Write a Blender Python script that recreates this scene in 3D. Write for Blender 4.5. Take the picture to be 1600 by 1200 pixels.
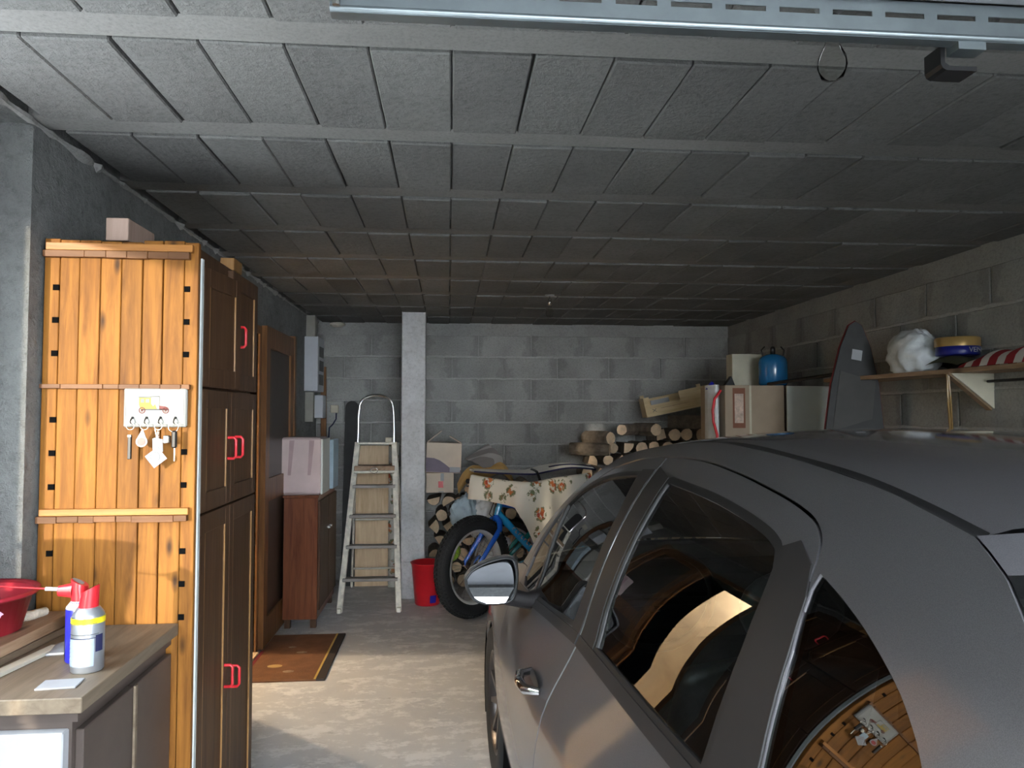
import bpy, bmesh, math, random
import numpy as np
from mathutils import Vector, Matrix, noise as mn
from mathutils.geometry import delaunay_2d_cdt
random.seed(7)
for o in list(bpy.data.objects): bpy.data.objects.remove(o)
SC = bpy.context.scene
COL = SC.collection
PI = math.pi

# ------------------------------------------------------------------ camera
cam = bpy.data.cameras.new('camera'); cam.sensor_width = 36.0; cam.lens = 1150.0/1600.0*36.0
cam.clip_start = 0.02; cam.clip_end = 200
camo = bpy.data.objects.new('camera', cam); COL.objects.link(camo)
camo.location = (0, 0, 1.52)
camo.rotation_euler = (math.radians(90+2.39), 0, math.radians(-4.965))
SC.camera = camo
# ------------------------------------------------------------------ sky, sun, exposure
W = bpy.data.worlds.new('world'); SC.world = W; W.use_nodes = True
bg = W.node_tree.nodes['Background']
bg.inputs[0].default_value = (0.86, 0.93, 1.0, 1); bg.inputs[1].default_value = 6.8
sun = bpy.data.lights.new('sun', 'SUN'); sun.energy = 1.9; sun.angle = math.radians(1.4); sun.color = (1.0, 0.86, 0.66)
suno = bpy.data.objects.new('sun', sun); COL.objects.link(suno)
sdir = Vector((0.45, 1.0, -0.12)).normalized()
suno.rotation_euler = sdir.to_track_quat('-Z', 'Y').to_euler(); suno.location = (-4, -6, 4)
vs = SC.view_settings
vs.view_transform = 'Standard'; vs.look = 'None'; vs.gamma = 1.0; vs.use_curve_mapping = False
vs.exposure = 1.68

# ------------------------------------------------------------------ materials
def nodes(name):
    m = bpy.data.materials.new(name); m.use_nodes = True
    nt = m.node_tree; return m, nt, nt.nodes['Principled BSDF'], nt.nodes, nt.links
def rgb(c): return (c[0], c[1], c[2], 1)
def coords(nt, scale=(1,1,1), rnd=True):
    N, L = nt.nodes, nt.links
    tc = N.new('ShaderNodeTexCoord'); mp = N.new('ShaderNodeMapping')
    mp.inputs['Scale'].default_value = scale
    L.new(tc.outputs['Object'], mp.inputs['Vector'])
    if rnd:
        oi = N.new('ShaderNodeObjectInfo'); mu = N.new('ShaderNodeMath'); mu.operation = 'MULTIPLY'; mu.inputs[1].default_value = 37.0
        L.new(oi.outputs['Random'], mu.inputs[0]); L.new(mu.outputs[0], mp.inputs['Location'])
    return mp
def noise(nt, vec, scale, detail=4, rough=.6):
    n = nt.nodes.new('ShaderNodeTexNoise'); n.inputs['Scale'].default_value = scale
    n.inputs['Detail'].default_value = detail; n.inputs['Roughness'].default_value = rough
    if vec: nt.links.new(vec.outputs[0], n.inputs['Vector'])
    return n
def ramp(nt, fac, stops):
    r = nt.nodes.new('ShaderNodeValToRGB'); e = r.color_ramp.elements
    while len(e) < len(stops): e.new(0.5)
    for k, (p, c) in enumerate(stops): e[k].position = p; e[k].color = rgb(c)
    nt.links.new(fac, r.inputs[0]); return r
def mixc(nt, fac, a, b, mode='MIX'):
    m = nt.nodes.new('ShaderNodeMix'); m.data_type = 'RGBA'; m.blend_type = mode
    for s, v in ((m.inputs[0], fac), (m.inputs[6], a), (m.inputs[7], b)):
        if hasattr(v, 'links') or hasattr(v, 'is_linked'): nt.links.new(v, s)
        elif isinstance(v, tuple): s.default_value = rgb(v)
        else: s.default_value = v
    return m.outputs[2]
def bump(nt, p, h, strength, dist=.01):
    b = nt.nodes.new('ShaderNodeBump'); b.inputs['Strength'].default_value = strength; b.inputs['Distance'].default_value = dist
    nt.links.new(h, b.inputs['Height']); nt.links.new(b.outputs[0], p.inputs['Normal'])
def tint(nt, col, amt):
    oi = nt.nodes.new('ShaderNodeObjectInfo'); mr = nt.nodes.new('ShaderNodeMapRange')
    mr.inputs[3].default_value = 1-amt; mr.inputs[4].default_value = 1+amt
    nt.links.new(oi.outputs['Random'], mr.inputs[0])
    hs = nt.nodes.new('ShaderNodeHueSaturation'); nt.links.new(mr.outputs[0], hs.inputs['Value']); nt.links.new(col, hs.inputs['Color'])
    return hs.outputs[0]
def mat(name, c, rough=.6, metal=0., var=.12, scale=6., bmp=0., bscale=60., rnd=0., coat=0., spec=.5, emit=None):
    m, nt, p, N, L = nodes(name)
    p.inputs['Roughness'].default_value = rough; p.inputs['Metallic'].default_value = metal
    p.inputs['Coat Weight'].default_value = coat; p.inputs['Coat Roughness'].default_value = .06
    p.inputs['Specular IOR Level'].default_value = spec
    mp = coords(nt)
    n = noise(nt, mp, scale)
    r = ramp(nt, n.outputs[0], [(.3, tuple(x*(1-var) for x in c)), (.7, tuple(min(1, x*(1+var)) for x in c))])
    out = r.outputs[0]
    if rnd: out = tint(nt, out, rnd)
    L.new(out, p.inputs['Base Color'])
    if bmp: bump(nt, p, noise(nt, mp, bscale, 5).outputs[0], bmp)
    if emit: p.inputs['Emission Color'].default_value = rgb(emit[0]); p.inputs['Emission Strength'].default_value = emit[1]
    return m
def wood(name, dark, light, axis='z', rough=.5, knots=True, rnd=.12, scale=1.0, coat=0.):
    m, nt, p, N, L = nodes(name); p.inputs['Roughness'].default_value = rough; p.inputs['Coat Weight'].default_value = coat; p.inputs['Specular IOR Level'].default_value = .3
    s = {'x': (1.2, 14, 14), 'y': (14, 1.2, 14), 'z': (14, 14, 1.2)}[axis]
    mp = coords(nt, tuple(v*scale for v in s))
    n = noise(nt, mp, 2.2, 5, .65); n.inputs['Distortion'].default_value = .6
    col = ramp(nt, n.outputs[0], [(.3, dark), (.62, light)]).outputs[0]
    if knots:
        s2 = {'x': (4, 0, 14), 'y': (14, 4, 0), 'z': (17, 0, 6)}[axis]
        mk = coords(nt, s2)
        v = N.new('ShaderNodeTexVoronoi'); v.inputs['Scale'].default_value = 1.0; L.new(mk.outputs[0], v.inputs['Vector'])
        k = ramp(nt, v.outputs['Distance'], [(.05, (1, 1, 1)), (.22, (0, 0, 0))])
        w = ramp(nt, v.outputs['Color'], [(.25, (0, 0, 0)), (.32, (1, 1, 1))])
        kk = mixc(nt, 1.0, k.outputs[0], w.outputs[0], 'MULTIPLY')
        col = mixc(nt, kk, col, tuple(x*.32 for x in dark))
    col = tint(nt, col, rnd)
    L.new(col, p.inputs['Base Color']); bump(nt, p, n.outputs[0], .25, .004)
    return m
def concrete(name, c, c2, rough=.92, bmp=.6, rnd=.1, fine=70., big=1.7, bd=.012):
    m, nt, p, N, L = nodes(name); p.inputs['Roughness'].default_value = rough; p.inputs['Specular IOR Level'].default_value = .25
    mp = coords(nt, rnd=bool(rnd))
    a = noise(nt, mp, big, 6, .6); b = noise(nt, mp, fine, 6, .75)
    col = mixc(nt, ramp(nt, a.outputs[0], [(.35, (0, 0, 0)), (.68, (1, 1, 1))]).outputs[0], c, c2)
    sp = ramp(nt, b.outputs[0], [(.3, (.72, .72, .72)), (.5, (1, 1, 1)), (.75, (1.12, 1.12, 1.12))])
    col = mixc(nt, 1.0, col, sp.outputs[0], 'MULTIPLY')
    if rnd: col = tint(nt, col, rnd)
    L.new(col, p.inputs['Base Color']); bump(nt, p, b.outputs[0], bmp, bd)
    return m
MT = {}
MT['block'] = concrete('hollow block', (.30, .30, .285), (.43, .43, .41), rnd=.06)
def smear(m):
    nt = m.node_tree; N, L = nt.nodes, nt.links; p = N['Principled BSDF']; src = p.inputs['Base Color'].links[0].from_socket
    tc = N.new('ShaderNodeTexCoord'); sp = N.new('ShaderNodeSeparateXYZ'); L.new(tc.outputs['Object'], sp.inputs[0])
    ab = N.new('ShaderNodeMath'); ab.operation = 'ABSOLUTE'; L.new(sp.outputs[0], ab.inputs[0])
    n = noise(nt, coords(nt), 9, 4, .6); ad = N.new('ShaderNodeMath'); ad.operation = 'MULTIPLY_ADD'; ad.inputs[1].default_value = .22; L.new(n.outputs[0], ad.inputs[0]); L.new(ab.outputs[0], ad.inputs[2])
    r = ramp(nt, ad.outputs[0], [(.285, (0, 0, 0)), (.315, (1, 1, 1))])
    L.new(mixc(nt, r.outputs[0], src, mixc(nt, .28, src, (.10, .10, .095))), p.inputs['Base Color'])
smear(MT['block'])
MT['ridge'] = concrete('squeezed mortar ridge', (.42, .42, .405), (.54, .54, .52), rnd=0)
MT['mortar'] = concrete('mortar', (.31, .31, .295), (.42, .42, .40), rnd=0)
MT['ceilblock'] = concrete('ceiling block', (.165, .165, .158), (.22, .22, .212), rnd=.10, fine=45, bmp=.8, bd=.012)
MT['joist'] = concrete('joist concrete', (.19, .187, .178), (.245, .242, .232), rnd=.06, fine=90, bmp=.2)
MT['render'] = concrete('rough render', (.20, .205, .20), (.30, .31, .305), rnd=0, fine=26, bmp=1.0, bd=.03)
MT['pillar'] = concrete('cast concrete', (.50, .51, .52), (.66, .67, .68), rnd=0, fine=30, bmp=.35, big=3.5)
def floor_mat():
    m, nt, p, N, L = nodes('worn floor screed'); p.inputs['Roughness'].default_value = .75
    mp = coords(nt, rnd=False)
    a = noise(nt, mp, 1.1, 8, .7)
    mp2 = coords(nt, (1.0, 1.7, 1), rnd=False); b = noise(nt, mp2, 5.5, 9, .78)
    col = ramp(nt, a.outputs[0], [(.3, (.55, .56, .58)), (.5, (.63, .63, .635)), (.7, (.69, .68, .665))]).outputs[0]
    w = ramp(nt, b.outputs[0], [(.50, (0, 0, 0)), (.57, (.85, .85, .85))]).outputs[0]
    col = mixc(nt, w, col, (.84, .84, .84))
    d = ramp(nt, noise(nt, mp2, 7.5, 6, .7).outputs[0], [(.62, (0, 0, 0)), (.68, (1, 1, 1))]).outputs[0]
    col = mixc(nt, d, col, (.50, .50, .50))
    L.new(col, p.inputs['Base Color']); bump(nt, p, b.outputs[0], .35, .004)
    return m
MT['floor'] = floor_mat()
MT['slab'] = mat('slab', (.3, .3, .3), .9)
MT['pave'] = concrete('driveway asphalt', (.07, .07, .07), (.105, .10, .10), rnd=0)
MT['plaster'] = mat('hall plaster', (.72, .66, .56), .8)
MT['pine'] = wood('varnished pine', (.135, .046, .005), (.30, .122, .017), 'z', .62, True, .16, coat=0)
MT['pinerail'] = wood('pine rail', (.25, .09, .016), (.40, .17, .04), 'x', .4, False, .1)
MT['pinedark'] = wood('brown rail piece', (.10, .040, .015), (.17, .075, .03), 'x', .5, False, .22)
MT['doorwood'] = wood('brown stained door wood', (.045, .021, .010), (.085, .043, .021), 'z', .5, False, .12, coat=.05)
MT['doorframe'] = wood('honey stained frame', (.21, .105, .032), (.32, .17, .06), 'z', .35, False, .1, coat=.2)
MT['oldwood'] = wood('old plank', (.24, .15, .09), (.42, .29, .19), 'y', .6, True, .1)
MT['palewood'] = wood('pale board', (.60, .42, .24), (.76, .58, .38), 'z', .55, False, .08)
MT['cratewood'] = wood('crate wood', (.55, .42, .22), (.72, .58, .35), 'x', .6, False, .1)
MT['pinkwood'] = wood('offcut wood', (.28, .19, .15), (.38, .27, .22), 'z', .6, False, .05)
MT['mahog'] = wood('sapele veneer', (.11, .032, .016), (.19, .065, .03), 'z', .28, False, .04, coat=.25)
MT['teak'] = wood('interior door wood', (.12, .05, .018), (.23, .105, .035), 'z', .4, False, .05)
MT['teakd'] = mat('interior door panel', (.045, .03, .02), .4)
MT['worktop'] = wood('chipboard worktop', (.12, .09, .062), (.20, .158, .112), 'y', .5, False, .03)
MT['benchbody'] = mat('brown bench panel', (.075, .058, .05), .4, var=.2)
MT['dark'] = mat('shadow gap black', (.005, .005, .005), .9, spec=.02)
MT['black'] = mat('black plastic', (.012, .012, .013), .4)
MT['rubber'] = mat('tyre rubber', (.016, .017, .018), .75, bmp=.2)
MT['red'] = mat('red plastic', (.62, .02, .03), .3, coat=.3)
MT['redbucket'] = mat('bucket red plastic', (.62, .015, .025), .35)
MT['basin'] = mat('dark red basin plastic', (.36, .02, .035), .4)
MT['white'] = mat('white paint', (.34, .35, .37), .45)
MT['whitestrip'] = mat('pale edge strip', (.55, .60, .59), .5)
MT['paper'] = mat('white paper', (.36, .37, .39), .7)
MT['plaque'] = mat('cream plaque', (.29, .30, .285), .4, var=.04)
MT['galv'] = mat('galvanised steel', (.30, .345, .36), .36, .9, var=.1, scale=14)
MT['steel'] = mat('bright steel', (.62, .62, .6), .25, 1.0)
MT['rimsilver'] = mat('polished bicycle rim', (.80, .80, .78), .3, .3)
MT['chrome'] = mat('chrome', (.85, .85, .85), .06, 1.0, var=.02)
MT['alu'] = mat('ladder aluminium', (.74, .70, .60), .45, .1, var=.25, scale=18)
MT['tread'] = mat('ladder tread', (.28, .26, .24), .55, .2, var=.2)
MT['card'] = mat('cardboard', (.68, .56, .44), .75, var=.06)
MT['card2'] = mat('brown cardboard', (.40, .31, .22), .75, var=.07)
MT['cardpurple'] = mat('mauve print', (.20, .16, .20), .7)
MT['cream'] = mat('cream card', (.62, .58, .45), .7)
MT['whiteboard'] = mat('white laminated board', (.70, .74, .70), .5, var=.05)
MT['redtape'] = mat('brown label', (.22, .08, .04), .6)
MT['label'] = mat('pale print', (.62, .47, .38), .7, var=.3, scale=30)
MT['gasblue'] = mat('gas blue enamel', (.015, .16, .38), .22, coat=.4)
MT['bikeblue'] = mat('bike blue enamel', (.015, .15, .75), .18, coat=.8)
MT['bikecyan'] = mat('bike cyan enamel', (.025, .40, .78), .18, coat=.8)
MT['teal'] = mat('teal enamel', (.015, .30, .30), .2, coat=.6)
MT['navy'] = mat('navy piping', (.01, .012, .06), .7)
MT['paleblue'] = mat('pale blue cloth', (.40, .52, .60), .8)
MT['bagwhite'] = mat('white plastic film', (.72, .76, .78), .3, var=.1, scale=20, bmp=.3, bscale=18)
MT['ecru'] = mat('ecru quilted cover', (.82, .81, .75), .85, bmp=.2, bscale=25)
MT['stripegrey'] = mat('grey sack', (.19, .17, .16), .8, bmp=.3, bscale=40)
MT['tan'] = mat('tan suede', (.52, .33, .12), .85, var=.2, bmp=.3, bscale=30)
MT['lime'] = mat('lime ball', (.42, .72, .06), .5)
MT['mat'] = mat('coir mat', (.20, .085, .035), .95, var=.2, scale=9, bmp=.6, bscale=160)
MT['matedge'] = mat('mat rubber edge', (.04, .03, .025), .8)
MT['gold'] = mat('mat gold line', (.60, .40, .10), .8)
MT['conduit'] = mat('beige conduit', (.30, .29, .25), .6)
MT['greycab'] = mat('grey enclosure', (.52, .54, .58), .4, var=.03)
MT['canblue'] = mat('can blue', (.015, .02, .42), .3, coat=.4)
MT['cansilver'] = mat('can silver', (.52, .56, .62), .3, .75, var=.05)
MT['canyellow'] = mat('can yellow', (.85, .70, .02), .35)
MT['canlabel'] = mat('can pale label', (.34, .42, .55), .4, var=.1, scale=40)
MT['grey'] = mat('mid grey plastic', (.25, .26, .27), .4)
MT['pouch'] = mat('dark grey pouch', (.10, .105, .12), .4, bmp=.2)
MT['pink'] = mat('pink ribbon', (.72, .42, .58), .5)
MT['rope'] = mat('off white cotton rope', (.70, .65, .55), .9, var=.2, scale=50, bmp=.8, bscale=90)
MT['glassstrip'] = mat('pale wooden strip', (.48, .46, .38), .4)
MT['zinc'] = mat('zinc bucket rim', (.60, .66, .66), .3, .8)
MT['bucketside'] = mat('bucket side', (.20, .14, .10), .35, .4, var=.3)
MT['tin'] = mat('gold lid', (.52, .34, .12), .35, .4)
MT['tinblue'] = mat('tin blue', (.01, .015, .20), .35)
MT['greencloth'] = mat('dark green cloth', (.06, .06, .025), .9, bmp=.3)
MT['maroon'] = mat('maroon', (.18, .015, .02), .7)
MT['bagdark'] = mat('dark grey board bag', (.022, .022, .021), .6, var=.3, scale=10)
MT['bagpanel'] = mat('grey board bag panel', (.055, .052, .048), .65, var=.2)
MT['bark'] = mat('log bark', (.17, .135, .10), .95, var=.35, scale=16, bmp=1.0, bscale=28, rnd=.35)
MT['cut'] = mat('log cut end', (.74, .56, .37), .85, var=.22, scale=12, bmp=.4, bscale=40, rnd=.25)
MT['yellowdraw'] = mat('yellow print', (.38, .28, .05), .6)
MT['reddraw'] = mat('dark red print', (.16, .035, .03), .6)
MT['greydraw'] = mat('grey print', (.07, .08, .085), .6)
MT['paleprint'] = mat('pale grey print', (.20, .215, .21), .6)
MT['fobred'] = mat('fob red', (.38, .02, .02), .3)
MT['tube'] = mat('amber tube', (.36, .22, .08), .15, coat=.5)
MT['rose'] = mat('rose translucent plastic', (.60, .48, .47), .3, var=.08)
MT['rosed'] = mat('rose inner pattern', (.42, .30, .30), .4)
def paint_mat():
    m, nt, p, N, L = nodes('grey car paint')
    p.inputs['Base Color'].default_value = (.115, .112, .118, 1); p.inputs['Metallic'].default_value = .55; p.inputs['Roughness'].default_value = .38
    p.inputs['Coat Weight'].default_value = 1; p.inputs['Coat Roughness'].default_value = .07
    mp = coords(nt, rnd=False); n = noise(nt, mp, 900, 1)
    L.new(ramp(nt, n.outputs[0], [(.4, (.135, .132, .142)), (.6, (.170, .166, .178))]).outputs[0], p.inputs['Base Color'])
    return m
MT['paint'] = paint_mat()
MT['satin'] = mat('satin black pillar trim', (.020, .018, .019), .5, coat=0)
MT['trim'] = mat('black rubber trim', (.014, .014, .015), .45)
MT['mirror'] = mat('mirror glass', (.5, .52, .55), .01, 1.0, var=.0)
MT['seat'] = mat('dark leather', (.022, .024, .026), .45)
MT['cabin'] = mat('dark cabin lining', (.018, .018, .02), .8)
MT['rim'] = mat('dark alloy', (.13, .115, .11), .35, .8)
def glass_mat(name, tintc, ior=1.5, boost=1.0):
    m = bpy.data.materials.new(name); m.use_nodes = True; nt = m.node_tree; N, L = nt.nodes, nt.links
    N.remove(N['Principled BSDF']); out = N['Material Output']
    t = N.new('ShaderNodeBsdfTransparent'); t.inputs[0].default_value = rgb(tintc)
    g = N.new('ShaderNodeBsdfGlossy'); g.inputs['Roughness'].default_value = .01; g.inputs[0].default_value = (1, 1, 1, 1)
    f = N.new('ShaderNodeFresnel'); f.inputs[0].default_value = ior
    mu = N.new('ShaderNodeMath'); mu.operation = 'MULTIPLY'; mu.use_clamp = True; mu.inputs[1].default_value = boost
    ms = N.new('ShaderNodeMixShader')
    L.new(f.outputs[0], mu.inputs[0]); L.new(mu.outputs[0], ms.inputs[0]); L.new(t.outputs[0], ms.inputs[1]); L.new(g.outputs[0], ms.inputs[2]); L.new(ms.outputs[0], out.inputs[0])
    return m
MT['carglass'] = glass_mat('tinted car glass', (.55, .62, .62), 1.55, 1.6)
MT['privglass'] = glass_mat('dark tinted car glass', (.16, .19, .20), 1.55, 1.6)
MT['pane'] = glass_mat('clear window pane', (.95, .96, .95), 1.45)
MT['bulbglass'] = glass_mat('clear bulb glass', (.93, .93, .91), 1.12, 1.5)
def floral(name, base):
    m, nt, p, N, L = nodes(name); p.inputs['Roughness'].default_value = .8
    mp = coords(nt)
    nn = noise(nt, mp, 60, 2); 
    add = N.new('ShaderNodeMix'); add.data_type = 'RGBA'; add.blend_type = 'ADD'; add.inputs[0].default_value = .035
    L.new(mp.outputs[0], add.inputs[6]); L.new(nn.outputs[1], add.inputs[7])
    v = N.new('ShaderNodeTexVoronoi'); v.inputs['Scale'].default_value = 7.5; L.new(add.outputs[2], v.inputs['Vector'])
    v2 = N.new('ShaderNodeTexVoronoi'); v2.inputs['Scale'].default_value = 26; L.new(add.outputs[2], v2.inputs['Vector'])
    on = ramp(nt, v.outputs['Color'], [(.22, (0, 0, 0)), (.25, (1, 1, 1))]).outputs[0]
    pet = ramp(nt, v2.outputs['Distance'], [(.50, (1, 1, 1)), (.60, (0, 0, 0))]).outputs[0]
    red = ramp(nt, v.outputs['Distance'], [(.30, (1, 1, 1)), (.36, (0, 0, 0))]).outputs[0]
    grn = ramp(nt, v.outputs['Distance'], [(.42, (1, 1, 1)), (.46, (0, 0, 0))]).outputs[0]
    fl = ramp(nt, v2.outputs['Color'], [(.2, (.50, .05, .03)), (.5, (.72, .22, .06)), (.8, (.62, .34, .16))]).outputs[0]
    col = mixc(nt, mixc(nt, 1.0, mixc(nt, 1., grn, on, 'MULTIPLY'), pet, 'MULTIPLY'), base, (.20, .23, .12))
    col = mixc(nt, mixc(nt, 1.0, mixc(nt, 1., red, on, 'MULTIPLY'), pet, 'MULTIPLY'), col, fl)
    L.new(col, p.inputs['Base Color']); return m
MT['floral'] = floral('cream floral oilcloth', (.86, .82, .71))
MT['floral2'] = floral('white floral wrap', (.74, .72, .66))
def stripes(name, a, b, axis, period, duty=.5):
    m, nt, p, N, L = nodes(name); p.inputs['Roughness'].default_value = .9
    tc = N.new('ShaderNodeTexCoord'); sx = N.new('ShaderNodeSeparateXYZ'); L.new(tc.outputs['Object'], sx.inputs[0])
    d = N.new('ShaderNodeMath'); d.operation = 'DIVIDE'; d.inputs[1].default_value = period; L.new(sx.outputs[axis], d.inputs[0])
    fr = N.new('ShaderNodeMath'); fr.operation = 'FRACT'; L.new(d.outputs[0], fr.inputs[0])
    gt = N.new('ShaderNodeMath'); gt.operation = 'GREATER_THAN'; gt.inputs[1].default_value = duty; L.new(fr.outputs[0], gt.inputs[0])
    L.new(mixc(nt, gt.outputs[0], a, b), p.inputs['Base Color']); return m
MT['towel'] = stripes('red and white stripes', (.74, .70, .66), (.34, .02, .03), 1, .105, .48)
MT['sackstripe'] = stripes('grey striped sack', (.20, .18, .17), (.34, .32, .30), 1, .05, .7)

# ------------------------------------------------------------------ geometry helpers
class G:
    def __init__(s): s.v = []; s.f = []; s.mi = []; s.sm = []
    def add(s, V, F, mi=0, sm=False, M=None):
        b = len(s.v)
        for p in V:
            p = Vector(p); s.v.append(tuple(M @ p) if M is not None else tuple(p))
        for f in F: s.f.append(tuple(i+b for i in f)); s.mi.append(mi); s.sm.append(sm)
        return s
    def box(s, c, d, mi=0, M=None, bev=0.):
        x, y, z = d[0]/2, d[1]/2, d[2]/2
        if bev <= 0:
            V = [(c[0]+a*x, c[1]+b*y, c[2]+e*z) for a in (-1, 1) for b in (-1, 1) for e in (-1, 1)]
            return s.add(V, [(0,1,3,2), (4,6,7,5), (0,4,5,1), (2,3,7,6), (0,2,6,4), (1,5,7,3)], mi, False, M)
        bm = bmesh.new(); bmesh.ops.create_cube(bm, size=1)
        for v in bm.verts: v.co = Vector((v.co.x*d[0], v.co.y*d[1], v.co.z*d[2]))
        bmesh.ops.bevel(bm, geom=list(bm.edges), offset=bev, segments=1, affect='EDGES')
        bm.verts.index_update()
        V = [(v.co.x+c[0], v.co.y+c[1], v.co.z+c[2]) for v in bm.verts]; F = [tuple(v.index for v in f.verts) for f in bm.faces]
        bm.free(); return s.add(V, F, mi, False, M)
    def bb(s, x0, x1, y0, y1, z0, z1, mi=0, bev=0., M=None):
        return s.box(((x0+x1)/2, (y0+y1)/2, (z0+z1)/2), (abs(x1-x0), abs(y1-y0), abs(z1-z0)), mi, M, bev)
    def tube(s, path, r, n=10, mi=0, closed=False, cap=True, M=None):
        P = [Vector(p) for p in path]; k = len(P); rr = r if isinstance(r, (list, tuple)) else [r]*k
        V = []; F = []; ref = None
        for i in range(k):
            if closed: t = (P[(i+1) % k]-P[i-1])
            else: t = (P[min(i+1, k-1)]-P[max(i-1, 0)])
            t.normalize()
            if ref is None: ref = Vector((0, 0, 1)) if abs(t.z) < .9 else Vector((1, 0, 0))
            a = t.cross(ref); 
            if a.length < 1e-5: a = t.cross(Vector((0, 1, 0)))
            a.normalize(); b = a.cross(t); b.normalize(); ref = b
            for j in range(n):
                an = 2*PI*j/n; V.append(P[i]+(a*math.cos(an)+b*math.sin(an))*rr[i])
        m = k if closed else k-1
        for i in range(m):
            for j in range(n):
                i2 = (i+1) % k
                F.append((i*n+j, i*n+(j+1) % n, i2*n+(j+1) % n, i2*n+j))
        s.add(V, F, mi, True, M)
        if cap and not closed:
            s.add(V[:n], [tuple(range(n))], mi, False, M); s.add(V[-n:], [tuple(reversed(range(n)))], mi, False, M)
        return s
    def lathe(s, prof, n=24, mi=0, M=None, sm=True, c=(0, 0, 0)):
        V = []; F = []; k = len(prof)
        for r, z in prof:
            for j in range(n):
                a = 2*PI*j/n; V.append((c[0]+r*math.cos(a), c[1]+r*math.sin(a), c[2]+z))
        for i in range(k-1):
            for j in range(n): F.append((i*n+j, i*n+(j+1) % n, (i+1)*n+(j+1) % n, (i+1)*n+j))
        return s.add(V, F, mi, sm, M)
    def prism(s, poly, depth, mi=0, M=None):      # poly in xy, extruded along z 0..depth
        n = len(poly); V = [(p[0], p[1], 0) for p in poly]+[(p[0], p[1], depth) for p in poly]
        F = [tuple(reversed(range(n))), tuple(range(n, 2*n))]+[(i, (i+1) % n, (i+1) % n+n, i+n) for i in range(n)]
        return s.add(V, F, mi, False, M)
    def grid(s, fn, nu, nv, mi=0, sm=True, M=None, closeu=False):
        V = [fn(i/(nu if closeu else nu-1), j/(nv-1)) for i in range(nu) for j in range(nv)]
        F = [(i*nv+j, i*nv+j+1, ((i+1) % nu)*nv+j+1, ((i+1) % nu)*nv+j) for i in range(nu if closeu else nu-1) for j in range(nv-1)]
        return s.add(V, F, mi, sm, M)
    def ball(s, c, r, n=16, mi=0, M=None, sq=(1, 1, 1)):
        def fn(u, v):
            a = 2*PI*u; b = PI*(v-.5)
            return (c[0]+r*sq[0]*math.cos(b)*math.cos(a), c[1]+r*sq[1]*math.cos(b)*math.sin(a), c[2]+r*sq[2]*math.sin(b))
        return s.grid(fn, n, n//2+1, mi, True, M, True)
    def mesh(s, name, mats):
        me = bpy.data.meshes.new(name); me.from_pydata([tuple(v) for v in s.v], [], s.f)
        for m in (mats if isinstance(mats, (list, tuple)) else [mats]): me.materials.append(MT[m] if isinstance(m, str) else m)
        me.polygons.foreach_set('material_index', s.mi); me.polygons.foreach_set('use_smooth', s.sm)
        bm = bmesh.new(); bm.from_mesh(me); bmesh.ops.recalc_face_normals(bm, faces=bm.faces); bm.to_mesh(me); bm.free()
        me.update(); return me
    def build(s, name, mats, parent=None, loc=(0, 0, 0), rot=(0, 0, 0)):
        return obj(name, s.mesh(name, mats), parent, loc, rot)
def obj(name, me, parent=None, loc=(0, 0, 0), rot=(0, 0, 0)):
    o = bpy.data.objects.new(name, me); COL.objects.link(o); o.parent = parent; o.location = loc; o.rotation_euler = rot
    return o
def tag(o, label, cat, group=None):
    o['label'] = label; o['category'] = cat
    if group: o['group'] = group
    return o
def thing(name, label, cat, loc=(0, 0, 0), rotz=0., group=None, rot=None):
    o = bpy.data.objects.new(name, None); COL.objects.link(o); o.empty_display_size = .05
    o.location = loc; o.rotation_euler = rot if rot else (0, 0, rotz)
    return tag(o, label, cat, group)
def struct(o): o['kind'] = 'structure'; return o
def T(loc=(0, 0, 0), rot=(0, 0, 0), sc=(1, 1, 1)):
    from mathutils import Euler
    return Matrix.Translation(Vector(loc)) @ Euler(rot).to_matrix().to_4x4() @ Matrix.Diagonal((*sc, 1))
def crumple(c, s, seed, amp=.22, flat=None, n=44):
    g = G(); of = Vector((seed*3.1, seed*1.7, seed*.9))
    def fn(u, v):
        a = 2*PI*u; b = PI*(v-.5); d = Vector((math.cos(b)*math.cos(a), math.cos(b)*math.sin(a), math.sin(b)))
        k = 1+amp*(1-2.2*abs(mn.noise(d*1.6+of)))+amp*.55*(1-2.4*abs(mn.noise(d*4.0+of)))+amp*.10*mn.noise(d*8.0+of)-amp*.9
        p = Vector((c[0]+s[0]*k*d.x, c[1]+s[1]*k*d.y, c[2]+s[2]*k*d.z))
        if flat is not None: p.z = max(flat, p.z)
        return p
    g.grid(fn, n, n//2+1, closeu=True); return g
def textmesh(body, size, depth=.0006):
    cu = bpy.data.curves.new('lettering', 'FONT'); cu.body = body; cu.size = size; cu.extrude = depth; cu.resolution_u = 2
    t = bpy.data.objects.new('lettering', cu); COL.objects.link(t)
    dg = bpy.context.evaluated_depsgraph_get(); dg.update()
    me = bpy.data.meshes.new_from_object(t.evaluated_get(dg)); bpy.data.objects.remove(t); return me
# ------------------------------------------------------------------ room shell
XL, XR, YB, YF, ZC = -1.215, 2.72, 6.95, -0.75, 2.38
fl = struct(G().bb(XL-.05, XR+.05, YF-.2, YB+.05, -.15, 0).build('floor', 'floor'))
dr = struct(G().bb(-14, 14, -16, YF-.2, -.17, -.02).build('driveway', 'pave')); dr['label'] = 'grey driveway outside the garage'
ce = struct(G().bb(XL-.2, XR+.2, YF-.2, YB+.2, ZC+.05, ZC+.3).build('ceiling', 'slab'))
# concrete joists, recessed a little above the blocks
JY = [1.67+.597*k for k in range(-1, 9)]
jm = G().bb(XL, XR, -.055, .055, .008, .06).mesh('joist', 'joist')
for y in JY: obj('joist', jm, ce, (0, y, ZC))
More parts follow.
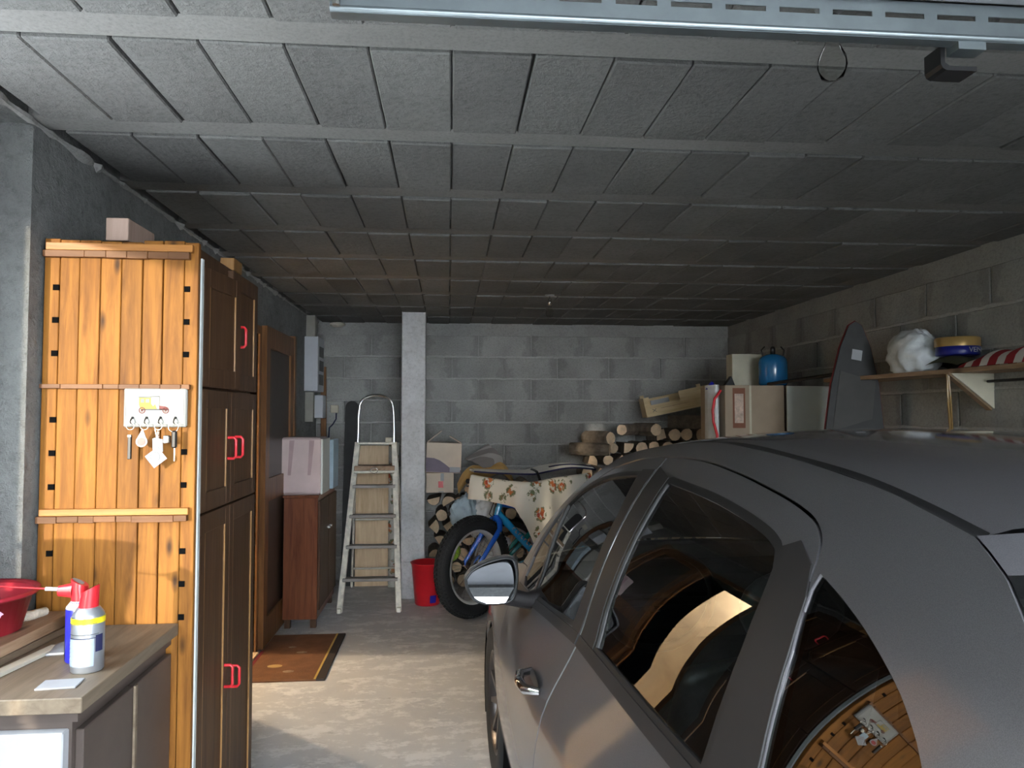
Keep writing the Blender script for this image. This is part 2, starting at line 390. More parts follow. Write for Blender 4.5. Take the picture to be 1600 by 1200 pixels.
# hollow ceiling blocks, one by one
def ceil_block(L):
    g = G(); w = .1925; n = 5
    g.box((0, 0, .03), (w, L, .06), bev=.004)
    return g.mesh('ceiling_block', 'ceilblock')
PX = .1965
ends = JY[1:]+[YB+.055]
cache = {}
for k, y0 in enumerate(JY):
    y1 = ends[k]; a, b = y0+.056, y1-.056
    Lr = round(b-a-.004, 3)
    if Lr not in cache: cache[Lr] = ceil_block(Lr)
    i = -7
    while True:
        x = .009+PX*(i+.5)
        if x+PX/2 > XR+.12: break
        if x-PX/2 > XL-.1:
            o = obj('ceiling_block', cache[Lr], ce, (x+random.uniform(-.0015, .0015), (a+b)/2, ZC+random.uniform(-.004, .004)),
                    (random.uniform(-.006, .006), random.uniform(-.012, .012), random.uniform(-.006, .006)))
        i += 1
# near strip of ceiling over the opening, plain underside
G().bb(XL, XR, YF, JY[0]-.056, ZC, ZC+.05).build('ceiling_strip', 'ceilblock', ce)

def rough_block(w, h, d, seed):
    rnd = random.Random(seed); g = G()
    def jit(a): return a+rnd.uniform(-.0035, .0035)
    o = [(jit(-w/2), jit(-h/2)), (jit(-w*.15), jit(-h/2)), (jit(w*.2), jit(-h/2)), (jit(w/2), jit(-h/2)), (jit(w/2), jit(h/2)), (jit(w*.15), jit(h/2)), (jit(-w*.2), jit(h/2)), (jit(-w/2), jit(h/2))]
    i_ = [(x*(1-.02), z*(1-.05)) for x, z in o]
    V = [(x, 0, z) for x, z in o]+[(x, -d*.6, z) for x, z in o]+[(x, -d, z) for x, z in i_]; n = 8
    F = [(k, (k+1) % n, (k+1) % n+n, k+n) for k in range(n)]+[(k+n, (k+1) % n+n, (k+1) % n+2*n, k+2*n) for k in range(n)]+[tuple(range(2*n, 3*n))]
    g.add(V, F); return g.mesh('block', 'block')
BW, BH = .5, .2065
blk = [rough_block(BW-.012, BH-.012, .009, s) for s in range(6)]
half = [rough_block(BW/2-.012, BH-.012, .009, s+20) for s in range(3)]
def ridge(L, seed):
    rnd = random.Random(seed); g = G(); n = int(L/.03); V = []; F = []
    on = 0
    for i in range(n+1):
        if on <= 0: on = rnd.randint(4, 22); amp = rnd.choice([0, .3, .6, 1.2, 1.2])
        on -= 1
        a = amp*rnd.uniform(.5, 1.1); x = i*L/n-L/2; zz = rnd.uniform(-.003, .003)
        V += [(x, 0, zz+.016), (x, -.0085-.010*a, zz+.007), (x, -.0085-.007*a, zz-.004), (x, 0, zz-.012)]
    for i in range(n):
        for j in range(3): F.append((i*4+j, i*4+j+1, i*4+j+5, i*4+j+4))
    g.add(V, F, sm=True); return g.mesh('mortar_joint', 'ridge')
def block_wall(parent, length, place, rotz):
    # place(s, z) -> world location of a block centre on the face
    courses = int(math.ceil(ZC/BH))
    for c in range(courses):
        z0 = c*BH; zc = z0+BH/2
        if zc > ZC-.01: continue
        s = -(BW/2 if c % 2 else 0)
        while s < length-.02:
            a, b = max(s, 0), min(s+BW, length)
            if b-a > .3: me = random.choice(blk)
            elif b-a > .1: me = random.choice(half)
            else: me = None
            if me:
                o = obj('block', me, parent, place((a+b)/2, zc), (0, 0, rotz)); o.scale = ((b-a)/(BW if b-a > .3 else BW/2), 1, 1)
            s += BW
        if c: obj('mortar_joint', ridge(length, c*7+int(length*10)), parent, place(length/2, z0), (0, 0, rotz))
wb = struct(G().bb(XL-.2, XR+.2, YB, YB+.2, 0, ZC+.05).build('wall_back', 'mortar'))
block_wall(wb, XR-XL, lambda s, z: (XL+s, YB, z), 0)
wr = struct(G().bb(XR, XR+.2, YF-.2, YB, 0, ZC+.05).build('wall_right', 'mortar'))
block_wall(wr, 4.6, lambda s, z: (XR, YB-s, z), -PI/2)
# left wall: rough render, with a window niche (z .9-2.15) and a doorway (y 4.05-4.83)
NY0, NY1, NZ0, NZ1 = .62, 2.24, .9, 2.375
DY0, DY1, DZ = 4.05, 4.83, 2.04
XO = XL-.2
WY0, WY1, WZ0, WZ1 = .66, 1.84, .94, 2.16
wl = struct(G().bb(XO, XL, NY1, DY0, 0, ZC+.05).build('wall_left', 'render'))
for a in ((XO, XL, YF-.2, NY0, 0, ZC+.05), (XO, XL, NY0, NY1, 0, NZ0), (XO, XL, NY0, NY1, NZ1, ZC+.05), (XO, XL, DY0, DY1, DZ, ZC+.05), (XO, XL, DY1, YB, 0, ZC+.05),
          (XO-.06, XO, WY1, NY1+.1, NZ0-.1, NZ1+.05), (XO-.06, XO, NY0-.1, WY1, NZ0-.1, WZ0), (XO-.06, XO, NY0-.1, WY1, WZ1, NZ1+.05)):
    struct(G().bb(*a).build('wall_left', 'render'))
w1 = bpy.data.objects.new('window_1', None); COL.objects.link(w1); struct(w1); w1.location = (XO-.03, (WY0+WY1)/2, WZ0)
hw = (WY1-WY0)/2; hh = WZ1-WZ0
g = G(); 
for a, b in ((-hw, -hw+.025), (hw-.025, hw)): g.bb(-.025, .025, a, b, 0, hh)
g.bb(-.025, .025, -hw, hw, 0, .025); g.bb(-.025, .025, -hw, hw, hh-.025, hh)
g.build('window_frame', 'white', w1)
G().add([(0, -hw+.01, .01), (0, hw-.01, .01), (0, hw-.01, hh-.01), (0, -hw+.01, hh-.01)], [(0, 1, 2, 3)]).build('window_pane', 'pane', w1)
# crumbly mortar bead where the left wall meets the ceiling
g = G(); rnd = random.Random(3); y = 1.2; V = []; F = []; n = 0
while y < YB:
    a = rnd.choice((.002, .003, .004, .006, .009, .016)); V += [(XL, y, ZC-.004-a*1.2), (XL+a, y, ZC-.004-a*.4), (XL+a*1.3, y, ZC+.004)]; n += 1; y += rnd.uniform(.02, .05)
for i in range(n-1):
    for j in range(2): F.append((i*3+j, i*3+j+1, i*3+j+4, i*3+j+3))
g.add(V, F).build('mortar_bead', 'mortar', wl)
# front wall with the wide door opening behind the camera
g = G(); OX0, OX1, OZ = -.45, 2.3, 2.28
g.bb(XL-.2, OX0, YF-.2, YF, 0, ZC+.05); g.bb(OX1, XR+.2, YF-.2, YF, 0, ZC+.05); g.bb(OX0, OX1, YF-.2, YF, OZ, ZC+.05)
struct(g.build('wall_front', 'render'))
# unseen wall added left of the driveway to keep sun out of the door
b = struct(G().bb(-2.1, -1.75, -16, -1.3, -.02, 4.2).build('wall_sun_blocker', 'render')); 
# adjoining hall behind the doorway
g = G(); hx = -3.0
g.bb(hx-.1, hx, 3.7, 5.3, 0, 2.5); g.bb(hx, XO, 3.6, 3.7, 0, 2.5); g.bb(hx, XO, 5.3, 5.4, 0, 2.5); g.bb(hx, XO, 3.7, 5.3, 2.45, 2.55)
struct(g.build('wall_hall', 'plaster')); struct(G().bb(hx, XL-.05, 3.7, 5.3, -.1, .0).build('floor_hall', 'palewood'))
hl = thing('ceiling_lamp', 'bare lamp bulb hanging in the hall beyond the doorway', 'lamp', (-2.15, 4.87, 2.45))  # close under the hall ceiling
G().tube([(0, 0, 0), (0, 0, -.02)], .004, 6).build('cable', 'black', hl)
G().lathe([(.0, -.02), (.014, -.02), (.016, -.05), (0, -.05)], 12).build('socket', 'black', hl)
pl = bpy.data.lights.new('hall_bulb_light', 'POINT'); pl.energy = 30; pl.color = (1.0, .80, .56); pl.shadow_soft_size = .02
po = bpy.data.objects.new('hall_bulb_light', pl); COL.objects.link(po); po.parent = hl; po.location = (0, 0, -.085)
# doorway frame and the door leaf folded back against the wall
d1 = bpy.data.objects.new('door_1', None); COL.objects.link(d1); struct(d1); d1.location = (XL, DY1, 0)
g = G(); g.bb(-.2, .012, -.0, .045, 0, DZ+.05); g.bb(-.2, .012, DY0-DY1-.045, DY0-DY1, 0, DZ+.05); g.bb(-.2, .012, DY0-DY1, 0, DZ, DZ+.05)
g.build('door_frame', 'teak', d1)
LY0, LY1 = .06, .90
g = G(); lx0, lx1 = .006, .042
for a, b in ((LY0, LY0+.1), (LY1-.1, LY1)): g.bb(lx0, lx1, a, b, .02, 2.1)
for a, b in ((.02, .2), (.95, 1.1), (1.96, 2.1)): g.bb(lx0, lx1, LY0+.1, LY1-.1, a, b)
lf = g.build('door_leaf', 'teak', d1)
for a, b in ((.2, .95), (1.1, 1.96)): G().bb(lx0+.004, lx1-.014, LY0+.1, LY1-.1, a, b).build('panel', 'teakd', lf)
g = G(); g.bb(.006, .05, LY1, LY1+.06, 0, 2.12); g.build('architrave', 'teak', d1)
# threshold step under the doorway
tr = struct(G().bb(XL-.2, XL+.03, DY0, DY1, 0, .025).build('trim_1', 'palewood')); 
# square concrete pillar
g = G(); g.bb(-.388, -.19, 6.2, 6.4, .30, ZC+.02, bev=.006); g.bb(-.392, -.186, 6.196, 6.404, 0, .30, bev=.004)
pi_ = struct(g.build('pillar', 'pillar')); pi_['label'] = 'square cast concrete pillar in front of the block wall'
# overhead tilting door: leaf with its slotted galvanised edge channel
d2 = bpy.data.objects.new('door_2', None); COL.objects.link(d2); struct(d2); d2.location = (0, 0, 0)
g = G(); g.bb(-.2, 2.2, -1.0, 1.29, 2.305, 2.335); g.build('door_leaf', 'grey', d2)
CX0, CX1, CYy, CZ = -.212, 2.2, 1.30, 2.243
g = G(); t = .0025; per = .104; sl = .078
g.bb(CX0, CX1, CYy, CYy+t, CZ, CZ+.031); g.bb(CX0, CX1, CYy, CYy+t, CZ+.041, CZ+.066)
x = CX0+.10
g.bb(CX0, x, CYy, CYy+t, CZ+.031, CZ+.041)
while x < CX1-per:
    g.bb(x+sl, x+per, CYy, CYy+t, CZ+.031, CZ+.041); x += per
g.bb(CX0, CX1, CYy, CYy+.035, CZ+.064, CZ+.066)
ch = g.build('edge_channel', 'galv', d2)
g = G(); g.tube([(CX0, CYy+.006, CZ+.001), (CX1, CYy+.006, CZ+.001)], .0072, 10); g.bb(CX0, CX1, CYy+.004, CYy+.030, CZ-.0065, CZ-.0045); g.build('rolled_lip', 'galv', ch)
G().tube([(CX0+.013, CYy-.008, CZ-.001), (CX0+.013, CYy-.008, CZ+.1)], .007, 10).build('guide_rod', 'steel', d2)
g = G(); P = [(0, .03), (0, -.006), (.004, -.014), (.012, -.018), (.075, -.018), (.075, -.009), (.018, -.009), (.009, -.003), (.009, .03)]
g.prism([(a, b) for a, b in P], .05, M=T((.962, CYy+.09, 2.215), (PI/2, 0, 0)))
g.build('hook_bracket', 'black', d2)
G().bb(.974, 1.03, CYy+.005, CYy+.04, 2.222, 2.245).build('hook_plate', 'galv', d2)
# leafy screen added out of view; keeps side-window sky off the right wall
hg = G(); rh = random.Random(2)
hg.grid(lambda u, v: (-4.2+[0, .0, .05, .3, .9, 1.15, 1.2, 1.2][int(round(v*7))]*-1+rh.uniform(-.06, .06), -3.4+13*u, [-.02, .9, 2.0, 3.1, 3.2, 2.6, 1.2, -.02][int(round(v*7))]+(rh.uniform(-.06, .06) if 0 < v < 1 else 0)), 70, 8)
tag(hg.build('sky_blocker', mat('hedge green', (.035, .06, .02), .9, var=.4, scale=9, bmp=1., bscale=20)), 'unseen green sky blocker added outside the side window', 'sky_blocker')
# ------------------------------------------------------------------ grey hatchback, nose towards the back wall
CAR = thing('hatchback_car', 'dark grey five door hatchback car with black pillar trim', 'car', (.33, 1.9, 0), math.atan(.05))
KZ = [.15, .28, .42, .55, .65, .75, .83, .90, .95, 1.05, 1.15, 1.25, 1.35, 1.42, 1.47]
KO = [-.02, -.075, -.100, -.105, -.098, -.072, -.030, .008, .030, .063, .103, .155, .222, .285, .350]
def pchip(xs, ys):
    x = np.array(xs); y = np.array(ys); h = np.diff(x); d = np.diff(y)/h; m = np.zeros(len(x))
    m[0], m[-1] = d[0], d[-1]
    for i in range(1, len(x)-1):
        m[i] = (d[i-1]*h[i]+d[i]*h[i-1])/(h[i]+h[i-1])
    def f(q):
        q = min(max(q, x[0]), x[-1]); i = min(int(np.searchsorted(x, q, 'right'))-1, len(x)-2); i = max(i, 0)
        t = (q-x[i])/h[i]
        return (y[i]*(1+2*t)*(1-t)**2+m[i]*h[i]*t*(1-t)**2+y[i+1]*t*t*(3-2*t)+m[i+1]*h[i]*t*t*(t-1))
    return f
oz = pchip(KZ, KO)
def bow(y):
    b = .02*max(0, abs(y)-.3)**2
    if y < -1.25: b += .42*(y+1.25)**2
    if y > 1.45: b += .55*(y-1.45)**2
    return b
XC = .78
def sx(y, z): return oz(z)+bow(y)
def snorm(y, z):
    e = .004; dy = (sx(y+e, z)-sx(y-e, z))/(2*e); dz = (sx(y, z+e)-sx(y, z-e))/(2*e)
    n = Vector((-1, dy, dz)); n.normalize(); return n
def inpoly(p, poly):
    x, y = p; c = False; n = len(poly)
    for i in range(n):
        x1, y1 = poly[i]; x2, y2 = poly[i-1]
        if (y1 > y) != (y2 > y) and x < (x2-x1)*(y-y1)/(y2-y1)+x1: c = not c
    return c
def dens(poly, s=.03, smooth=False):
    out = []
    n = len(poly)
    for i in range(n):
        a = Vector(poly[i]); b = Vector(poly[(i+1) % n]); k = max(1, int((b-a).length/s))
        for j in range(k): out.append(tuple(a.lerp(b, j/k)))
    return out
def crv(pts, n=6):                      # catmull-rom through points (open)
    P = [Vector(p) for p in pts]; out = []
    for i in range(len(P)-1):
        p0 = P[max(i-1, 0)]; p1 = P[i]; p2 = P[i+1]; p3 = P[min(i+2, len(P)-1)]
        for j in range(n):
            t = j/n
            out.append(tuple(.5*((2*p1)+(-p0+p2)*t+(2*p0-5*p1+4*p2-p3)*t*t+(-p0+3*p1-3*p2+p3)*t**3)))
    out.append(tuple(P[-1])); return out
def inset(poly, d):
    n = len(poly); A = sum(poly[i-1][0]*poly[i][1]-poly[i][0]*poly[i-1][1] for i in range(n)); sgn = 1 if A > 0 else -1; out = []
    for i in range(n):
        a = Vector(poly[i-1]); b = Vector(poly[i]); c = Vector(poly[(i+1) % n])
        t1 = (b-a); t2 = (c-b)
        if t1.length < 1e-6 or t2.length < 1e-6: out.append(tuple(b)); continue
        t1.normalize(); t2.normalize()
        n1 = Vector((-t1.y, t1.x))*sgn; n2 = Vector((-t2.y, t2.x))*sgn; m = n1+n2
        if m.length < .3: out.append(tuple(b+n1*d)); continue
        m.normalize(); k = d/max(.4, m.dot(n1)); out.append(tuple(b+m*k))
    return out
def patch(name, outer, material, parent, holes=(), off=0., lip=.012, mirror=False, step=.035):
    outer = dens(outer); holes = [dens(h) for h in holes]
    V = [Vector(p) for p in outer]; E = [(i, (i+1) % len(outer)) for i in range(len(outer))]
    for h in holes:
        b = len(V); V += [Vector(p) for p in h]; E += [(b+i, b+(i+1) % len(h)) for i in range(len(h))]
    ys = [p[0] for p in outer]; zs = [p[1] for p in outer]
    y = min(ys)+step/2
    allb = np.array([tuple(p) for p in V])
    while y < max(ys):
        z = min(zs)+step/2
        while z < max(zs):
            if inpoly((y, z), outer) and not any(inpoly((y, z), h) for h in holes):
                if np.min(np.hypot(allb[:, 0]-y, allb[:, 1]-z)) > step*.45: V.append(Vector((y, z)))
            z += step
        y += step
    r = delaunay_2d_cdt(V, E, [], 0, 1e-6)
    rv, re, rf = r[0], r[1], r[2]
    F = []
    for f in rf:
        c = sum((rv[i] for i in f), Vector((0, 0)))/len(f)
        if inpoly(c, outer) and not any(inpoly(c, h) for h in holes): F.append(tuple(f))
    def m3(p): return Vector((sx(p[0], p[1])+off, p[0], p[1]))
    P = [m3(p) for p in rv]; NN = [snorm(p[0], p[1]) for p in rv]
    # orient outwards (-x)
    F2 = []
    for f in F:
        a, b, c = P[f[0]], P[f[1]], P[f[2]]
        if (b-a).cross(c-a).x > 0: f = tuple(reversed(f))
        F2.append(f)
    nv = len(P)
    if lip:
        ed = {}
        for f in F2:
            for i in range(len(f)): ed.setdefault(tuple(sorted((f[i], f[(i+1) % len(f)]))), []).append((f[i], f[(i+1) % len(f)]))
        for k, l in ed.items():
            if len(l) == 1:
                i, j = l[0]; b = len(P)
                q = [P[i].copy(), P[j].copy(), P[j]-NN[j]*lip, P[i]-NN[i]*lip]
                P += q; sn = (q[1]-q[0]).cross(q[3]-q[0])
                sn = -sn; sn = sn.normalized() if sn.length > 1e-9 else Vector((0, 1, 0))
                NN += [(NN[i]*.5+sn*.5).normalized(), (NN[j]*.5+sn*.5).normalized(), sn, sn]; F2.append((b+1, b, b+3, b+2))
    if mirror:
        P = [Vector((2*XC-p.x, p.y, p.z)) for p in P]; NN = [Vector((-n.x, n.y, n.z)) for n in NN]; F2 = [tuple(reversed(f)) for f in F2]
    me = bpy.data.meshes.new(name); me.from_pydata([tuple(p) for p in P], [], F2); me.materials.append(MT[material])
    me.polygons.foreach_set('use_smooth', [True]*len(F2)); me.update()
    me.normals_split_custom_set_from_vertices([tuple(n) for n in NN])
    return obj(name, me, parent)
# side outlines, (distance along the car, height)
ROOF = [(-1.066, 1.373), (-.965, 1.391), (-.83, 1.411), (-.52, 1.437), (-.19, 1.451), (.03, 1.443), (.24, 1.421), (.41, 1.390), (.51, 1.350), (.61, 1.302), (.73, 1.226), (.87, 1.126), (1.0, 1.025), (1.1, .925)]
ROOFC = crv(ROOF, 5)
FD_TOP = crv([(.055, 1.403), (.24, 1.385), (.40, 1.350), (.50, 1.310), (.61, 1.258), (.73, 1.180), (.86, 1.082), (.96, .99)], 4)
FD = FD_TOP+[(.985, .93), (.962, .80), (.90, .65), (.86, .50), (.855, .25), (.055, .25), (.055, .60), (.062, .80), (.055, .92)]
RD_TOP = crv([(.045, 1.403), (-.17, 1.408), (-.395, 1.395), (-.565, 1.378), (-.68, 1.363), (-.755, 1.347), (-.800, 1.325), (-.82, 1.300)], 4)
RD = [(.045, .92), (.052, .80), (.045, .60), (.045, .25), (-.90, .25), (-.93, .45), (-.92, .70), (-.905, .90), (-.890, 1.03), (-.866, 1.18)]+list(reversed(RD_TOP))
GF = crv([(.155, 1.357), (.32, 1.341), (.483, 1.309), (.613, 1.262), (.703, 1.207)], 4)+[(.703, .884), (.40, .910), (.14, .938), (.118, 1.09), (.118, 1.25)]
GQ = crv([(.725, 1.19), (.82, 1.110), (.90, 1.035), (.945, .975)], 3)+[(.955, .90), (.90, .877), (.725, .882)]
GR = [(-.07, 1.357), (-.07, 1.03), (-.085, .938), (-.40, .943), (-.745, .950), (-.752, 1.08), (-.757, 1.147), (-.747, 1.22), (-.735, 1.275)]+list(reversed(crv([(-.085, 1.362), (-.345, 1.352), (-.52, 1.338), (-.65, 1.321), (-.705, 1.305)], 4)))
GR = [(-.07, 1.355), (-.07, 1.03), (-.085, .938), (-.40, .943), (-.745, .950), (-.754, 1.08), (-.756, 1.147), (-.749, 1.22), (-.738, 1.272), (-.715, 1.300)]+list(reversed(crv([(-.09, 1.361), (-.345, 1.351), (-.52, 1.337), (-.65, 1.320), (-.705, 1.306)], 4)))
QW = [(-.890, 1.03), (-.868, 1.18), (-.848, 1.262), (-.850, 1.279)]+crv([(-.914, 1.262), (-.984, 1.239), (-1.052, 1.210), (-1.098, 1.184), (-1.144, 1.146), (-1.185, 1.085), (-1.195, 1.02), (-1.16, .975)], 3)+[(-.897, .968)]
arch = lambda cy, r, a0, a1, n=14: [(cy+r*math.cos(a0+(a1-a0)*i/n), .31+r*math.sin(a0+(a1-a0)*i/n)) for i in range(n+1)]
FW, RW = 1.25, -1.45
TAIL = crv([(-1.066, 1.373), (-1.117, 1.351), (-1.165, 1.323), (-1.30, 1.215), (-1.45, 1.06), (-1.55, .92), (-1.60, .75), (-1.62, .60)], 4)
g_ = .004
# outer body side: roof rail, C-pillar and rear wing in one pressing
BODY = list(reversed(ROOFC))+TAIL[1:]+[(-1.70, .55), (-1.80, .52)]+[(-1.82, .42)]+arch(RW, .355, PI*1.05, -.12*PI+0, 16)+[(-1.08, .25), (-.905, .25)]
seam = [(-.935, .45), (-.925, .70), (-.910, .90), (-.895, 1.03), (-.871, 1.18), (-.825, 1.30)]+list(reversed([(p[0]*1.0-.004, p[1]+.004) for p in RD_TOP[:-1]]))[0:]
seam += [(.05, 1.408)]+[(p[0]+.003, p[1]+.0045) for p in FD_TOP[1:]]+[(.99, .93)]
for side in (False, True):
    patch('body_side', BODY+seam, 'paint', CAR, [inset(QW, -.004)], mirror=side)
    q = patch('quarter_glass', QW, 'privglass', CAR, lip=0, off=.004, mirror=side, step=.05)
    fd = patch('front_door', FD, 'paint', CAR, [GF, GQ], mirror=side)
    patch('door_glass', inset(GF, -.004), 'carglass', fd, off=.006, lip=0, mirror=side, step=.05)
    patch('corner_glass', inset(GQ, -.004), 'carglass', fd, off=.006, lip=0, mirror=side, step=.05)
    rd = patch('rear_door', RD, 'paint', CAR, [GR], mirror=side)
    patch('door_glass', inset(GR, -.004), 'carglass', rd, off=.008, lip=0, mirror=side, step=.05)
    patch('pillar_trim', [(.060, 1.372), (.060, .93), (.136, .926), (.118, 1.09), (.118, 1.25), (.150, 1.352), (.152, 1.365)], 'satin', fd, off=-.003, lip=.004, mirror=side)
    patch('pillar_trim', [(.042, 1.380), (.042, .93), (-.083, .93), (-.068, 1.03), (-.068, 1.36)], 'satin', rd, off=-.003, lip=.004, mirror=side)
    patch('rear_trim', [(-.750, .945), (-.758, 1.08), (-.760, 1.147), (-.752, 1.22), (-.741, 1.272), (-.720, 1.302), (-.760, 1.318), (-.818, 1.292), (-.845, 1.25), (-.863, 1.18), (-.886, 1.03), (-.893, .94)], 'satin', rd, off=-.003, lip=.004, mirror=side)
    # dark weather strips around the glass and along the belt
    patch('glass_seal', inset(GF, -.003), 'trim', fd, [inset(GF, .010)], off=-.001, lip=.008, mirror=side)
    patch('glass_seal', inset(GR, -.003), 'trim', rd, [inset(GR, .012)], off=-.001, lip=.010, mirror=side)
    patch('belt_moulding', [(.98, .872), (.70, .886), (.40, .912), (.058, .940), (.058, .912), (.40, .886), (.70, .860), (.98, .848)], 'satin', fd, off=-.006, lip=.010, mirror=side)
    patch('belt_moulding', [(.042, .940), (-.40, .946), (-.893, .953), (-.900, .926), (-.40, .918), (.042, .912)], 'satin', rd, off=-.006, lip=.010, mirror=side)
    patch('fender', crv([(.992, .925), (1.10, .918), (1.35, .865), (1.60, .78), (1.80, .66), (1.88, .55)], 4)+[(1.86, .30), (1.62, .25)]+arch(FW, .335, -.04*PI, PI*1.03, 16)+[(.90, .262), (.862, .262), (.866, .50), (.906, .65), (.968, .80)], 'paint', CAR, mirror=side)
    # chrome pull handle in a dark dish
    sg = -1 if side else 1
    def hx(x): return 2*XC-x if side else x
    for dd, yh, zh in ((fd, .22, .755), (rd, -.70, .80)):
        g = G(); x0 = sx(yh, zh)
        g.grid(lambda u, v: (hx(sx(yh, zh)-.002+.0*u), yh+.075*math.cos(2*PI*u)*v, zh+.034*math.sin(2*PI*u)*v), 20, 3, sm=False, closeu=True); g.build('handle_dish', 'black', dd)
        P = [(hx(sx(yh+.085, zh+.01)), yh+.085, zh+.008), (hx(sx(yh+.06, zh)-.035), yh+.06, zh+.008), (hx(sx(yh, zh)-.045), yh, zh+.008), (hx(sx(yh-.06, zh)-.038), yh-.06, zh+.008), (hx(sx(yh-.085, zh)), yh-.085, zh+.008)]
        G().tube([tuple(p) for p in [Vector(q) for q in P]], [.010, .014, .015, .014, .010], 10).build('door_handle', 'chrome', dd)
# dark inner liner so the shut lines read black
for side in (False, True):
    patch('inner_liner', [(.98, .90), (.98, .30), (-.90, .30), (-.90, .90)], 'dark', CAR, off=.016, lip=0, mirror=side, step=.1)
    patch('inner_pillar', [(.10, 1.40), (.10, .90), (-.05, .90), (-.05, 1.40)], 'dark', CAR, off=.02, lip=0, mirror=side, step=.1)
    patch('inner_pillar', [(-.77, 1.33), (-.77, .90), (-.93, .90), (-.86, 1.2), (-.83, 1.30)], 'dark', CAR, off=.02, lip=0, mirror=side, step=.1)
    patch('inner_rail', [(p[0], p[1]-.004) for p in ROOFC[2:-6]]+[(p[0], p[1]-.075) for p in reversed(ROOFC[2:-6])], 'dark', CAR, off=.02, lip=0, mirror=side, step=.1)
# roof skin, moulding and windscreen
def spl(pts):
    ys = [p[0] for p in pts]; zs = [p[1] for p in pts]; return pchip(ys, zs)
zroof = spl(ROOF)
def roofpt(y, u, d0=.022, lift=.005):
    ze = zroof(y); xe = sx(y, ze)+d0; w = XC-xe; v = 2*u-1            # v -1..1
    a = 1-abs(v)**2.3
    e = 1-max(0, (abs(v)-.93)/.07)**2
    return (XC+v*w, y+.06*a*(1 if y > 0 else -1)*min(1, abs(y)), ze+lift*e+.030*a)
yr = [-1.066+i*(.46+1.066)/40 for i in range(41)]
g = G(); g.grid(lambda a, b: roofpt(yr[int(round(a*40))], b), 41, 41); rf = g.build('roof', 'paint', CAR)
for side in (False, True):
    def fn(a, b):
        y = -1.066+a*(.42+1.066); ze = zroof(y); x = sx(y, ze)+.001+.022*b; z = ze+[-.001, -.003, -.004, -.003, .003][int(round(b*4))]
        return ((2*XC-x) if side else x, y, z)
    G().grid(fn, 40, 5).build('roof_moulding', 'trim', CAR)
def wspt(a, u):
    y = .45+a*(1.1-.45); ze = zroof(y); xe = sx(y, ze)+.004; w = XC-xe; v = 2*u-1; k = 1-abs(v)**2.2
    return (XC+v*w, y+(.07+.24*a)*k, ze+(.030-.0*a)*k)
g = G(); g.grid(wspt, 16, 31); g.build('windscreen', 'privglass', CAR)
# bonnet and nose
HB = crv([(1.0, .930), (1.10, .918), (1.35, .865), (1.60, .78), (1.80, .66), (1.88, .55), (1.90, .40), (1.86, .25)], 4)
def hood(a, u):
    i = a*(len(HB)-1); k = min(int(i), len(HB)-2); t = i-k; y = HB[k][0]+(HB[k+1][0]-HB[k][0])*t; z = HB[k][1]+(HB[k+1][1]-HB[k][1])*t
    xe = sx(y, z)+.004; v = 2*u-1; kk = 1-abs(v)**2.5; f = min(1, a*1.6)
    return (XC+v*(XC-xe), y+.26*kk*(.25+.75*f), z+.07*kk*(1-a)**.6)
G().grid(hood, 30, 25).build('bonnet', 'paint', CAR)
# tailgate: upper frame, glass, lower panel, bumper
def tailpt(a, u):
    i = a*(len(TAIL)-1); k = min(int(i), len(TAIL)-2); t = i-k; y = TAIL[k][0]+(TAIL[k+1][0]-TAIL[k][0])*t; z = TAIL[k][1]+(TAIL[k+1][1]-TAIL[k][1])*t
    xe = sx(y, z)+.005; v = 2*u-1; kk = 1-abs(v)**2.2
    return (XC+v*(XC-xe), y-(.10+.10*a)*kk, z+.030*kk*(1-a))
tg = G().grid(lambda a, b: tailpt(a*.22, b), 8, 31).build('tailgate', 'paint', CAR)
G().grid(lambda a, b: tailpt(.22+a*.33, b), 10, 31).build('rear_glass', 'privglass', tg)
G().grid(lambda a, b: tailpt(.55+a*.45, b), 12, 31).build('lower_panel', 'paint', tg)
def bump_(a, u):
    z = .60-.38*a; v = 2*u-1; y = -1.62-.14*math.sin(PI*min(1, a*1.1)); kk = 1-abs(v)**2.6
    return (XC+v*(XC-sx(-1.62, z)-.003), y-.14*kk, z)
G().grid(bump_, 8, 31).build('rear_bumper', 'paint', CAR)
# floor pan, cabin tub, dashboard
g = G(); g.bb(.06, 1.50, -1.55, 1.75, .22, .27); g.bb(.10, 1.46, .80, .86, .27, .95); g.bb(.12, 1.44, .86, 1.20, .86, .90)
g.build('cabin_floor', 'cabin', CAR)
g = G(); g.box((XC, .78, .84), (1.30, .34, .22), bev=.05); g.build('dashboard', 'cabin', CAR)
g = G(); g.grid(lambda a, b: (XC+(2*b-1)*.46, -1.0+a*1.35, zroof(-1.0+a*1.35)-.035), 10, 3); g.build('headliner', 'cabin', CAR)
g = G(); c = (.40, .50, .90)
P = [(c[0]+.18*math.cos(t), c[1]-.05*math.sin(t), c[2]+.17*math.sin(t)) for t in [2*PI*i/24 for i in range(24)]]
g.tube(P, .015, 8, closed=True); g.tube([(c[0]-.17, c[1], c[2]), (c[0]+.17, c[1], c[2])], .014, 8); g.tube([c, (c[0], c[1]+.2, c[2]-.06)], .03, 8)
g.build('steering_wheel', 'black', CAR)
